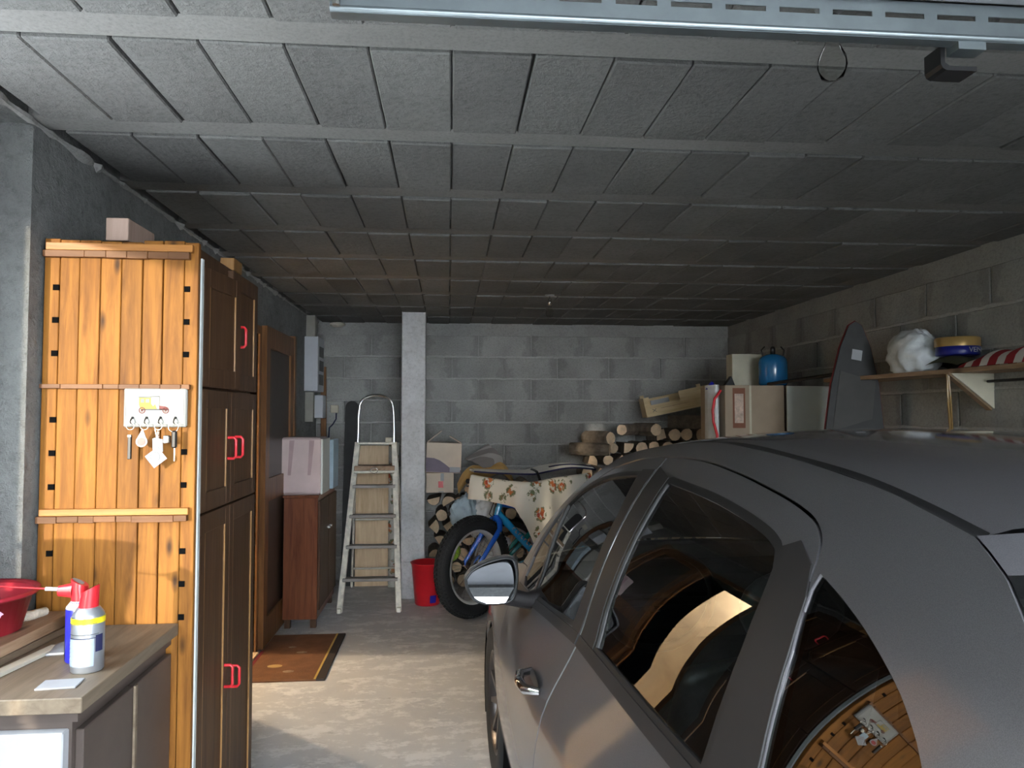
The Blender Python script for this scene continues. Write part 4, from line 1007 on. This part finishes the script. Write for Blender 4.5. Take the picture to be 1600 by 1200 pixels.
# red bucket
rb = thing('plastic_bucket', 'bright red plastic bucket on the floor behind the bike wheel', 'bucket', (-.16, 6.02, 0))
G().lathe([(0, .004), (.095, .004), (.10, .012), (.128, .325), (.136, .330), (.138, .338), (.128, .338), (.096, .016), (0, .016)], 32).build('bucket_body', 'redbucket', rb)
G().grid(lambda u, v: ((.1042+.020*v*.35)*math.cos(-1.35+.5*u), (.1042+.020*v*.35)*math.sin(-1.35+.5*u), .03+.06*v), 8, 2).build('sticker', 'canblue', rb)
# ------------------------------------------------------------------ firewood along the back wall
def log_mesh(kind, r, L, seed):
    rnd = random.Random(seed); n = 11; out = []
    if kind == 'round': out = [(r*(1+rnd.uniform(-.09, .09))*math.cos(2*PI*i/n), r*(1+rnd.uniform(-.09, .09))*math.sin(2*PI*i/n)) for i in range(n)]
    elif kind == 'half': out = [(r*1.1*math.cos(PI*i/8)+rnd.uniform(-.004, .004), r*1.25*math.sin(PI*i/8)-r*.5) for i in range(9)]
    else: out = [(-r*.8, -r*.7)]+[(-r*.8+r*1.75*math.cos(PI/2*i/6)*(1+rnd.uniform(-.05, .05)), -r*.7+r*1.75*math.sin(PI/2*i/6)) for i in range(7)]
    n = len(out); V = []; 
    for k, (y, s) in enumerate(((-L/2, .93), (-L/2+.012, 1.0), (0, 1.03), (L/2-.01, .98), (L/2, .92))): V += [(p[0]*s, y+rnd.uniform(-.006, .006)*(k in (1, 2, 3)), p[1]*s) for p in out]
    g = G(); g.add(V, [(k*n+i, k*n+(i+1) % n, (k+1)*n+(i+1) % n, (k+1)*n+i) for k in range(4) for i in range(n)], 0, False)
    g.add(V[:n], [tuple(range(n))], 1); g.add(V[-n:], [tuple(reversed(range(n)))], 1)
    return g.mesh('firewood_log', ['bark', 'cut'])
kinds = [log_mesh(k, r, .36, i) for i, (k, r) in enumerate((('round', .058), ('round', .053), ('half', .055), ('wedge', .055), ('round', .060), ('wedge', .053), ('half', .053), ('round', .050)))]
prof = pchip([-.2, .04, .12, .35, .62, .95, 1.15, 1.3, 1.55, 2.0, 2.4, 2.7], [.835, .83, .90, .98, .95, .90, 1.02, 1.22, 1.30, 1.40, 1.44, 1.36])
rnd = random.Random(11); row = 0; z = .062; nlog = 0
DXL, DZL = .124, .116
while z < 1.5:
    x = -.115+(DXL/2 if row % 2 else 0)
    while x < 2.64:
        if z+.05 < prof(x):
            k = rnd.randrange(8)
            kd = 'round firewood log' if k in (0, 1, 4, 7) else 'pale split firewood log'
            zone = 'below the cardboard boxes' if x < .06 else 'behind the two bicycles' if x < 1.05 else 'between the bicycles and the crate' if x < 1.75 else 'under the wooden crate' if x < 2.4 else 'in the corner by the right wall'
            lab = kd+(' on top of the stack ' if z+.05+DZL > prof(x) else ' within the stack ' if z > .1 else ' in the bottom row ')+zone
            o = tag(obj('firewood_log', kinds[k], None, (x+rnd.uniform(-.006, .006), 6.745+rnd.uniform(-.03, .015), z+rnd.uniform(-.004, .004)), (rnd.uniform(-.02, .02), rnd.uniform(0, 2*PI), rnd.uniform(-.05, .05))), lab, 'log', 'firewood stacked along the back wall')
            nlog += 1
        x += DXL
    z += DZL; row += 1
# a few loose logs thrown on top to the right
for i, (x, y, z, rz, k, lb) in enumerate(((1.36, 6.63, 1.31, .5, 4, 'thick loose log slanting on the left shoulder of the firewood'), (1.27, 6.55, 1.215, 1.2, 0, 'loose log lying sideways low on the left shoulder of the firewood'), (1.66, 6.60, 1.385, -.7, 1, 'thin loose log left of the crate on the firewood'), (1.80, 6.62, 1.385, .3, 4, 'thick loose log under the left end of the crate'), (2.22, 6.70, 1.455, .9, 2, 'half log wedged under the middle of the crate'), (2.46, 6.6, 1.475, -.5, 0, 'loose log beyond the right end of the crate'))):
    tag(obj('firewood_log', kinds[k], None, (x, y, z), (0, .4*i, rz)), lb, 'log', 'loose logs on top of the firewood')
# cardboard boxes on the low end of the stack
cb = thing('cardboard_box', 'small cardboard box with a red label under the mauve-printed box', 'box', (-.07, 6.66, .832))
G().bb(-.118, .122, -.10, .16, 0, .175, bev=.002).build('carton', 'card', cb); G().bb(-.012, .030, -.1015, -.10, .045, .10).build('red_label', 'redbucket', cb); G().bb(.006, .036, -.1012, -.10, .105, .170).build('tape', 'paper', cb)
G().bb(-.01, .035, -.1013, -.10, .004, .012).build('tape_end', 'paper', cb)
cb = thing('cardboard_box', 'larger cardboard box with mauve curve and open flaps on top of another', 'box', (-.045, 6.65, 1.010), 0, rot=(0, math.radians(2), 0))
G().bb(-.150, .160, -.12, .17, 0, .262, bev=.002).build('carton', 'card', cb)
cv = [(-.149, .004), (.158, .004), (.158, .028), (.10, .030), (.06, .045), (.02, .075), (-.03, .108), (-.08, .126), (-.149, .130)]
G().prism(cv, .001, M=T((0, -.1205, 0), (PI/2, 0, 0))).build('mauve_print', 'cardpurple', cb); G().bb(.060, .152, -.1225, -.1212, .008, .052).build('white_label', 'paper', cb)
G().bb(-.148, -.142, -.11, .16, 0, .16, M=T((0, 0, .262), (0, math.radians(50), 0)) @ T((.145, 0, 0))).build('flap', 'card', cb, (-.145, 0, 0))
G().bb(-.003, .003, -.11, .16, 0, .12, M=T((.155, 0, .262), (0, math.radians(-62), 0))).build('flap', 'card', cb)
# folded grey and tan sack draped on the logs
sk = thing('sack', 'grey striped and tan suede sack draped over the firewood', 'sack', (.33, 6.52, .98))
def gp(u, v):
    a = Vector((-.19, -.08, .15)).lerp(Vector((.02, -.03, .285)), v); b = Vector((-.02, -.13, .075)).lerp(Vector((.19, -.09, .10)), v)
    q = a.lerp(b, u); return tuple(q+Vector((0, -.035*math.sin(PI*u), .018*math.sin(PI*u)+.004*math.sin(20*u))))
G().grid(gp, 14, 10).build('grey_panel', 'sackstripe', sk)
UP = crv([(-.25, -.06), (-.20, .04), (-.12, .10), (-.02, .095), (.10, .135), (.18, .09), (.24, -.02)], 5); LO = crv([(-.235, -.15), (-.16, -.05), (-.09, -.01), (0, -.02), (.09, .02), (.15, .02), (.22, -.05)], 5)
def tn(u, v):
    i = int(round(u*(len(UP)-1))); a, b = UP[i], LO[i]; return (a[0]+(b[0]-a[0])*v, -.10-.05*math.sin(PI*v)-.02*math.sin(9*u), a[1]+(b[1]-a[1])*v)
G().grid(tn, len(UP), 9).build('tan_panel', 'tan', sk)
G().tube([(q[0], -.125, q[1]) for q in LO], .007, 6).build('hem', 'stripegrey', sk)
# plastic bags between the bikes and the logs
for i, (x, y, z, s, m, lb) in enumerate(((.14, 6.18, .70, .12, 'paleblue', 'pale blue crumpled bag hanging behind the blue bike'), (.28, 6.20, .66, .13, 'bagwhite', 'white crumpled plastic bag behind the blue bike'), (.42, 6.33, .30, .17, 'bagwhite', 'large white bag on the floor behind the bikes'))):
    tag(crumple((x, y, z if i < 2 else .26), (s, s*.5, s*1.35), i+2).build('plastic_bag', m), lb, 'bag')
bl = thing('net_ball', 'lime green ball in a net behind the bike wheel', 'ball', (.02, 6.02, .42))
G().ball((0, 0, 0), .085, 20).build('ball', 'lime', bl)
g = G()
for k in range(6):
    a = PI*k/6; g.tube([(.0865*math.cos(t)*math.cos(a), .0865*math.cos(t)*math.sin(a), .0865*math.sin(t)) for t in [2*PI*i/24 for i in range(24)]], .0012, 4, closed=True)
g.build('net', 'matedge', bl)
# ------------------------------------------------------------------ bikes
def bike(name, label, loc, rz, R, tr_, frame, fork, fat, lean=0., steer=0.):
    b = thing(name, label, 'bicycle', loc, rz, rot=(lean, 0, rz))
    WB = 1.10
    def wheel(cx):
        w = bpy.data.objects.new('wheel', None); COL.objects.link(w); w.parent = b; w.location = (cx, 0, R)
        RT = R-tr_
        def fn(u, v): a = 2*PI*u; c = 2*PI*v; return ((RT+tr_*math.cos(c))*math.cos(a), tr_*1.0*math.sin(c), (RT+tr_*math.cos(c))*math.sin(a))
        t = G().grid(fn, 56, 13, closeu=True).build('tyre', 'rubber', w)
        g = G(); nk = 72 if fat else 60
        for i in range(nk):
            for j, c in enumerate((-.95, -.45, 0, .45, .95) if fat else (-.5, .5)):
                a = 2*PI*(i+.5*(j % 2))/nk; cc = c; rr = RT+tr_*math.cos(cc)+.000
                M = Matrix.Rotation(-a, 4, 'Y') @ Matrix.Translation((rr, tr_*math.sin(cc), 0)) @ Matrix.Rotation(cc, 4, 'Z')
                g.box((0, 0, 0), (.010 if fat else .005, .014 if fat else .008, 2*PI*R/nk*.55), M=M)
        g.build('tread_knobs', 'rubber', t)
        rw = .036 if fat else .012; ri = RT-tr_*.92
        def rf_(u, v): a = 2*PI*u; q = [(ri+.006, -rw), (ri-.012, -rw*.9), (ri-.016, 0), (ri-.012, rw*.9), (ri+.006, rw)][int(round(v*4))]; return (q[0]*math.cos(a), q[1], q[0]*math.sin(a))
        G().grid(rf_, 48, 5, closeu=True).build('rim', 'rimsilver' if fat else 'white', w)
        g = G(); ns = 32
        for i in range(ns):
            a = 2*PI*i/ns; s = 1 if i % 2 else -1; a2 = a+(.35 if (i//2) % 2 else -.35)
            g.tube([(.022*math.cos(a2), s*.035, .022*math.sin(a2)), ((ri-.008)*math.cos(a), s*.004, (ri-.008)*math.sin(a))], .0011, 4, cap=False)
        g.build('spokes', 'steel', w)
        g = G(); g.tube([(0, -.06, 0), (0, -.03, 0), (0, .03, 0), (0, .06, 0)], [.024, .018, .018, .024], 14); g.tube([(0, -.075, 0), (0, .08, 0)], .007, 8); g.build('hub', 'black', w)
        if fat:
            g = G(); 
            def df(u, v): a = 2*PI*u; r = .055+.035*v+.003*math.sin(12*a)*v; return (r*math.cos(a), .052, r*math.sin(a))
            g.grid(df, 48, 2, closeu=True)
            for k in range(5): a = 2*PI*k/5; g.tube([(.02*math.cos(a), .052, .02*math.sin(a)), (.06*math.cos(a+.4), .052, .06*math.sin(a+.4))], .004, 5)
            g.build('brake_disc', 'steel', w)
    wheel(0); wheel(-WB)
    hw = .075 if fat else .05                        # fork half width
    HT0, HT1 = Vector((-.265, 0, .73 if fat else .66)), Vector((-.305, 0, .85 if fat else .80))
    BB = Vector((-.66, 0, .33)); ST = Vector((-.78, 0, .80)); RA = Vector((-WB, 0, R))
    if fat: BB = Vector((-.68, 0, .34))
    g = G(); g.tube([HT0, HT1], .024, 12); g.tube([HT0+Vector((-.01, 0, .02)), BB], [.030, .028], 12); ft = g.build('down_tube', frame, b)
    g = G(); g.tube([HT1+Vector((0, 0, -.03)), ST+Vector((0, 0, -.07))], [.026, .018], 12); g.build('top_tube', fork if fat else frame, b)
    g = G(); g.tube([BB, ST], .018, 12); g.build('seat_tube', frame, b)
    for s in (-1, 1):
        g = G(); g.tube([BB+Vector((0, s*.03, 0)), BB+Vector((-.1, s*hw, 0)), RA+Vector((0, s*hw, 0))], .012, 8); g.build('chain_stay', frame, b)
        g = G(); g.tube([ST+Vector((0, s*.02, -.08)), RA+Vector((0, s*hw, 0))], .009, 8); g.build('seat_stay', frame, b)
        cr = HT0+Vector((.012, 0, -.012))
        g = G(); g.tube([cr, cr+Vector((.02, s*hw*.75, -.035)), cr+Vector((.04, s*hw, -.085)), (0.01, s*hw, R+.03), (0, s*hw, R)], [.026, .025, .022, .015, .014], 12); fk = g.build('fork_leg', fork, b)
        if fat: g = G(); q = cr+Vector((.052, s*hw, -.105)); g.tube([q+Vector((-.002, 0, .004)), q+Vector((.004, 0, -.008))], .0235, 12); g.build('fork_band', 'steel', fk)
    # white lettering strokes on the down tube
    if True:
        d = (BB-HT0); n = d.normalized(); g = G(); off = .0305 if fat else .031
        for k in range(7):
            p = HT0+d*(.30+.062*k)+Vector((-.01, off*.93, .012)); up_ = Vector((n.z*-1, 0, n.x)) 
            g.tube([p-up_*.010, p+up_*.010], .004, 4)
            if k % 2 == 0: g.tube([p-up_*.010, p-up_*.010+n*.016], .004, 4)
            else: g.tube([p+up_*.010, p+up_*.010+n*.016], .004, 4)
        g.build('frame_lettering', 'white', ft)
    # cockpit
    stem = HT1+Vector((.02, 0, .07)); g = G(); g.tube([HT1, HT1+Vector((-.02, 0, .06)), stem+Vector((.06, 0, .02))], .017, 10); g.build('stem', 'black', b)
    hbx = stem+Vector((.06, 0, .02)); hq = .34 if fat else .17
    hb = [hbx+Vector((-.05, -hq, .04)), hbx+Vector((-.02, -.14, .03)), hbx+Vector((0, -.05, 0)), hbx+Vector((0, .05, 0)), hbx+Vector((-.02, .14, .03)), hbx+Vector((-.05, hq, .04))]
    h = G().tube(hb, .0135, 10).build('handlebar', 'black', b)
    for s in (0, -1): 
        e = hb[s]; i = hb[1 if s == 0 else -2]; g = G(); g.tube([e, e.lerp(i, .6)], .019, 10); g.build('grip', 'rubber', h)
        g = G(); l0 = e.lerp(i, .75); g.tube([l0, l0+Vector((.05, 0, -.02)), l0.lerp(e, .6)+Vector((.06, 0, -.03))], .006, 6); g.build('brake_lever', 'black', h)
    g = G(); g.tube([HT1+Vector((.03, .03, .05)), (-.21, .06, .80), (-.19, .06, .70), (-.27, .05, .62)], .004, 6); g.tube([HT1+Vector((.02, -.03, .05)), (-.22, -.04, .74), (-.30, -.02, .66)], .004, 6); g.build('cables', 'black', b)
    g = G(); g.tube([ST, ST+Vector((-.03, 0, .10))], .013, 8); g.build('seat_post', 'black', b)
    g = G(); g.grid(lambda u, v: (ST.x-.03+.14-.28*u, (v-.5)*(.05+.12*u*u), ST.z+.115+.02*u-.02*(2*v-1)**2), 10, 7); sd = g.build('saddle', 'black', b)
    g = G(); g.tube([BB+Vector((0, -.06, 0)), BB+Vector((0, .06, 0))], .022, 10)
    for s in (-1, 1): g.tube([BB+Vector((0, s*.06, 0)), BB+Vector((s*.12, s*.07, -.12*s))], .010, 6); g.box(tuple(BB+Vector((s*.12, s*.115, -.12*s))), (.08, .08, .018))
    g.build('crankset', 'black', b)
    if steer:
        pv = Vector((-.285, 0, 0)); S = Matrix.Translation(pv) @ Matrix.Rotation(steer, 4, 'Z') @ Matrix.Translation(-pv)
        for o in b.children:
            k = o.name.split('.')[0]
            if k in ('fork_leg', 'stem', 'handlebar') or (k == 'wheel' and o.location.x > -.1): o.matrix_local = S @ Matrix.Translation(o.location)
    return b
hd = math.atan2(-.43, -.90); stv = math.radians(18)
bike('fat_bike', 'bright blue fat tyre bicycle leaning by the firewood, partly covered', (.105+.039, 5.60+.079, 0), hd, .378, .056, 'bikecyan', 'bikeblue', True, steer=stv)
bike('mountain_bike', 'teal bicycle with white rims behind the blue fat bike', (.47, 6.02, 0), math.atan2(-.34, -.94), .33, .024, 'teal', 'teal', False)
# floral cloth thrown over the handlebar and frame
RP = crv([(.19, 5.88), (.36, 5.70), (.56, 5.53), (.68, 5.56), (.85, 5.74), (1.16, 5.99)], 6)
def ridge_pt(u):
    u = min(max(u, 0), 1); i = u*(len(RP)-1); k = min(int(i), len(RP)-2); t = i-k
    return Vector((RP[k][0]+(RP[k+1][0]-RP[k][0])*t, RP[k][1]+(RP[k+1][1]-RP[k][1])*t, 1.045-.03*math.sin(PI*u)))
def rnorm(u):
    d = ridge_pt(u+.02)-ridge_pt(u-.02); n = Vector((d.y, -d.x, 0)); n.normalize(); n = n+Vector((0, -.6, 0)); return n.normalized()
def cloth(u, v):
    p = ridge_pt(u); n = rnorm(u)
    hang = .185 if u < .36 else .185+.27*min(1, (u-.36)/.16)
    if u > .72: hang -= .10*(u-.72)/.28
    rp_ = .016*math.sin(19*u+1.0)+.010*math.sin(37*u)
    if v < .3: return tuple(p+n*(-.14*(1-v/.3)+.01)+Vector((0, 0, -.03*(1-v/.3)**2)))
    s = (v-.3)/.7; return tuple(p+n*(.01+.045*s**.5+rp_*s)+Vector((0, 0, -hang*s+.010*math.sin(9*u)*s)))
fc = tag(G().grid(cloth, 70, 26).build('floral_cloth', 'floral'), 'cream floral oilcloth draped over the blue bike', 'cloth')
pdn = thing('garden_cushion', 'flat ecru cushion with navy piping lying over the bikes', 'cushion', (0, 0, 0))
def cush(u, v, top):
    a = Vector((.20, 5.86, 1.06)); b = Vector((1.20, 6.02, 1.05)); p = a.lerp(b, u); n = Vector((.16, -.98, 0)); e = max(0, math.sin(PI*min(1, max(0, v))))**.4
    k = 0.0 if u < .45 else .055*math.sin(PI*min(1, (u-.45)/.6))
    fr = .16*max(0, math.sin(PI*min(1, u*1.25)))
    return tuple(p+n*(-.16+(.20+fr)*v)+Vector((0, 0, .012+k*(1-v*.4)+(.018*e if top else -.006*e)-.012*math.sin(PI*u))))
g = G(); g.grid(lambda u, v: cush(u, v, True), 30, 10); g.grid(lambda u, v: cush(u, v, False), 30, 10); g.build('pad', 'ecru', pdn)
G().tube([cush(i/30, 1.0, True) for i in range(31)]+[cush(1, 1-j/8, True) for j in range(1, 9)], .007, 6).build('piping', 'navy', pdn)
G().tube([cush(i/12*.0+.47, .5+i/12*.5, True) for i in range(13)]+[tuple(Vector(cush(.47, 1, True))+Vector((.01+.02*k, -.05-.012*k, -.10*k))) for k in (1, 2, 3)], .012, 6).build('strap', 'black', pdn)
g = G(); g.tube([cush(.60+.4*i/14, .72, True) for i in range(15)], .009, 6); g.build('fold_piping', 'navy', pdn)
# ------------------------------------------------------------------ right side: crate, cartons, gas bottle, board bag
cr = thing('wooden_crate', 'tilted pale wooden produce crate on top of the firewood', 'crate', (2.07, 6.53, 1.555), 0, rot=(0, math.radians(-12), math.radians(-8)))
L2, D2, H2 = .29, .17, .15
G().bb(-L2, L2, -D2-.008, -D2, 0, .10).build('front_board', 'cratewood', cr); G().bb(.02, L2, -D2-.0075, -D2-.0005, .10, .175).build('front_board', 'cratewood', cr)
G().bb(-L2, L2, D2, D2+.008, 0, .16).build('back_board', 'cratewood', cr)
for s in (-1, 1): G().bb(s*L2-.006, s*L2+.006, -D2, D2, 0, .175).build('end_board', 'cratewood', cr)
for k in range(4): G().bb(-L2, L2, -D2+.01+k*.085, -D2+.075+k*.085, 0, .006).build('slat', 'cratewood', cr)
for a in (-1, 1):
    for c in (-1, 1): G().bb(a*(L2-.025)-.018, a*(L2-.025)+.018, c*(D2-.014)-.014, c*(D2-.014)+.014, .006, .20 if c > 0 else .175).build('corner_post', 'cratewood', cr)
for q in (-1, 1): G().bb(-.022, .022, -D2-.0095, -D2-.008, -.002, .002, M=T((-.22, 0, .05), (0, q*.7, 0))).build('stencil_cross', 'greydraw', cr)
G().prism([(.235, .12), (.262, .12), (.249, .155)], .001, M=T((0, -D2-.008, 0), (PI/2, 0, 0))).build('stencil_triangle', 'black', cr)
G().bb(-.16, .10, -D2-.009, -D2-.008, .058, .062).build('stencil_line', 'oldwood', cr)
G().bb(-.235, -.07, -D2+.02, -D2+.025, .075, .14).build('price_card', 'paper', cr)
# cartons
def carton(label, x0, x1, y0, y1, z0, z1, m='card2'):
    c = thing('cardboard_box', label, 'box', ((x0+x1)/2, (y0+y1)/2, z0)); w, d, h = (x1-x0)/2, (y1-y0)/2, z1-z0
    G().bb(-w, w, -d, d, 0, h, bev=.003).build('carton', m, c); return c, w, d, h
carton('large plain carton on the floor under the labelled carton by the right wall', 1.92, 2.38, 5.02, 5.5, 0, .86)
c, w, d, h = carton('large brown carton with a brown framed label by the right wall', 1.93, 2.36, 5.0, 5.5, .86, 1.727)
G().bb(-w+.055, -w+.145, -d-.002, -d, h-.30, h-.02).build('label_frame', 'redtape', c); G().bb(-w+.068, -w+.132, -d-.003, -d-.002, h-.265, h-.06).build('label_print', 'label', c)
G().bb(-w+.175, -w+.190, -d-.0025, -d, .0, h).build('tape', 'cream', c)
tag(G().box((0, 0, .70), (.36, .012, 1.40), bev=.001).build('panel_board', 'whiteboard', None, (2.515, 4.965, 0), (0, 0, 0)), 'white laminated board standing in front of the other by the carton', 'board')
tag(G().box((0, 0, .861), (.32, .012, 1.722), bev=.001).build('panel_board', 'whiteboard', None, (2.53, 4.984, .0), (0, 0, 0)), 'taller white laminated board standing behind the shorter one', 'board')
tag(G().box((0, 0, .86), (.30, .40, 1.72), bev=.004).build('storage_carton', 'card2', None, (2.54, 5.21, 0)), 'tall plain brown carton behind the white boards', 'box')
tag(G().box((0, 0, .125), (.235, .12, .25), bev=.003).build('cardboard_box', 'cream', None, (2.245, 5.42, 1.727)), 'cream box standing behind the blue gas bottle', 'box')
gb = thing('gas_bottle', 'blue camping gas bottle standing on a brown carton', 'gas bottle', (2.34, 5.13, 1.727))
G().lathe([(0, 0), (.085, 0), (.095, .008), (.101, .02), (.102, .165), (.096, .192), (.080, .212), (.05, .226), (.03, .230), (0, .230)], 36).build('cylinder', 'gasblue', gb)
G().lathe([(0, .228), (.018, .228), (.018, .270), (.012, .285), (0, .285)], 14).build('valve', 'black', gb)
g = G(); g.tube([(-.075, 0, .21), (-.085, 0, .26), (-.06, 0, .285)], .005, 6); g.tube([(.075, 0, .21), (.085, 0, .26), (.06, 0, .285)], .005, 6); g.build('handle', 'black', gb)
sw = thing('white_sack', 'white sack with a red cord beside the labelled carton', 'sack', (1.880, 5.12, 0))
G().grid(lambda u, v: ((.034+.006*math.sin(5*PI*2*u+4*v))*math.cos(2*PI*u), (.10+.01*math.sin(3*v))*math.sin(2*PI*u), 1.73*v), 24, 16, closeu=True).build('sack_body', 'bagwhite', sw)
G().tube([(.02, -.122, 1.69), (-.025, -.122, 1.63), (-.040, -.122, 1.55), (-.035, -.122, 1.47), (-.010, -.122, 1.38), (0, -.122, 1.25)], .010, 8).build('red_cord', 'redbucket', sw)
G().lathe([(.0, 1.76), (.03, 1.73), (.045, 1.70)], 12).build('sack_knot', 'canblue', sw)
tag(G().prism([(0, 0), (.07, 0), (.045, .065)], .05, M=T((0, 0, 0), (PI/2, 0, 0))).build('plastic_wedge', 'black', None, (1.95, 5.09, 1.727)), 'small black wedge on the edge of the labelled carton', 'wedge')
tag(G().tube([(2.25, 5.02, 1.735), (2.56, 4.62, 1.79)], .012, 8).build('black_pole', 'black'), 'black pole lying from the carton towards the shelf', 'pole')
bbg = thing('board_bag', 'pointed dark grey surfboard bag leaning on the right wall', 'board bag', (2.345, 4.20, 0), 0, rot=(0, math.radians(2.0), math.radians(-18)))
SBO = [(-.155, 0), (.155, 0), (.185, .5), (.185, 1.0), (.170, 1.40), (.135, 1.70), (.085, 1.92), (.035, 2.05), (0, 2.075), (-.035, 2.05), (-.08, 1.92), (-.125, 1.70), (-.155, 1.40), (-.175, 1.0), (-.175, .5)]
G().prism(SBO, .055, M=T((0, .03, 0), (PI/2, 0, 0))).build('bag', 'bagdark', bbg)
G().tube([(p[0], 0, p[1]) for p in dens(SBO, .1)], .008, 6, closed=True).build('zip_edge', 'maroon', bbg)
G().prism([(-.115, 1.42), (.10, 1.50), (.115, 1.72), (-.08, 1.78)], .006, M=T((0, -.025, 0), (PI/2, 0, 0))).build('side_panel', 'bagpanel', bbg)
G().prism([(-.14, .9), (.07, .9), (.05, 1.40), (-.10, 1.44)], .006, M=T((0, -.025, 0), (PI/2, 0, 0))).build('side_panel', 'bagpanel', bbg)
G().prism([(-.02, 1.85), (.035, 1.84), (.04, 1.90), (-.015, 1.91)], .006, M=T((0, -.025, 0), (PI/2, 0, 0))).build('logo_patch', 'grey', bbg)
# wall shelf with bracket
sh = thing('wall_shelf', 'long plank shelf on a cream triangular bracket along the right wall', 'shelf', (XR, 3.45, 1.748))
G().prism([(-.005, 1.20), (-.335, 1.05), (-.225, 0), (-.215, -.75), (-.005, -.75)], .022, M=T((0, 0, -.022))).build('plank', 'oldwood', sh)
G().prism([(0, -.022), (-.232, -.022), (0, -.205)], .012, M=T((0, .006, 0), (PI/2, 0, 0))).build('bracket', 'cream', sh)
G().add([(-.235, .012, -.024), (-.005, .012, -.21), (-.005, .05, -.21), (-.235, .05, -.024), (-.225, .012, -.012), (.0, .012, -.19), (0, .05, -.19), (-.225, .05, -.012)], [(0,1,2,3), (4,7,6,5), (0,4,5,1), (1,5,6,2), (2,6,7,3), (3,7,4,0)]).build('brace', 'oldwood', sh)
tag(G().tube([(2.66, 3.42, 1.685), (2.66, 2.5, 1.685)], .007, 8).build('black_rod', 'black'), 'black rod hanging under the wall shelf', 'rod')
tag(G().tube([(2.49, 3.48, 1.724), (2.488, 3.475, 1.62), (2.50, 3.48, 1.42), (2.515, 3.485, 1.42), (2.505, 3.48, 1.62), (2.497, 3.48, 1.724)], .0055, 8).build('clear_hose', 'tube'), 'amber looped hose hanging from the shelf edge', 'hose')
# things on the shelf
tag(crumple((2.53, 3.80, 1.845), (.115, .17, .14), 9, .16, 1.749).build('plastic_bag', 'bagwhite'), 'translucent white plastic bag crumpled on the wall shelf', 'bag')
tag(G().grid(lambda u, v: (2.50+.17*u, 3.42+.30*v, 1.749+.075*(math.sin(PI*(.1+.8*u))*math.sin(PI*(.08+.84*v)))**.6), 12, 12).build('folded_cloth', 'greencloth'), 'folded dark green cloth under the round tin on the shelf', 'cloth')
ti = thing('round_tin', 'round blue tin with gold lid on the shelf', 'tin', (2.60, 3.55, 1.822))
G().lathe([(0, 0), (.098, 0), (.100, .004), (.100, .055), (0, .055)], 36).build('tin_body', 'tinblue', ti)
G().lathe([(.104, .044), (.1045, .086), (.098, .092), (0, .092)], 36).build('lid', 'tin', ti)
lm = textmesh('VEN', .036, .0008); lm.materials.append(MT['paper'])
obj('lettering', lm, ti, (-.012, -.1012, .012), (PI/2, 0, 0))
G().prism([(-.075, .030), (-.068, .018), (-.050, .014), (-.032, .020), (-.026, .032), (-.040, .026), (-.060, .026)], .001, M=T((0, 0, 0), (PI/2, 0, 0))).build('emblem', 'paper', ti, (0, -.093, 0), (0, 0, -.42))
tag(G().grid(lambda u, v: ((u-.5)*.20, -.30+.62*v, .002+.075*math.sin(PI*u)**.5*(math.sin(PI*min(1, .03+.97*v)))**.4+.008*math.sin(20*v)*math.sin(PI*u)), 14, 40).build('striped_towel', 'towel', None, (2.605, 3.12, 1.749)), 'red and white striped towel folded on the shelf', 'towel')
# ------------------------------------------------------------------ bare bulbs
def bulb(label, x, y, ztop, drop):
    b = thing('light_bulb', label, 'light bulb', (x, y, ztop))
    G().tube([(0, 0, 0), (0, 0, -drop)], .004, 6).build('cable', 'black', b)
    G().lathe([(0, -drop), (.013, -drop), (.016, -drop-.05), (0, -drop-.05)], 14).build('socket', 'steel', b)
    G().lathe([(.012, -drop-.05), (.016, -drop-.065), (.028, -drop-.09), (.030, -drop-.11), (.022, -drop-.132), (0, -drop-.14)], 20).build('glass', 'bulbglass', b)
    G().lathe([(0, 0), (.035, -.002), (.03, -.012), (0, -.014)], 16).build('ceiling_rose', 'grey', b)
bulb('bare bulb hanging from the ceiling near the back wall', .73, 5.25, ZC+.008, .03)
bulb('bare clear bulb on the ceiling behind the steel channel', .80, 1.45, ZC+.003, .025)
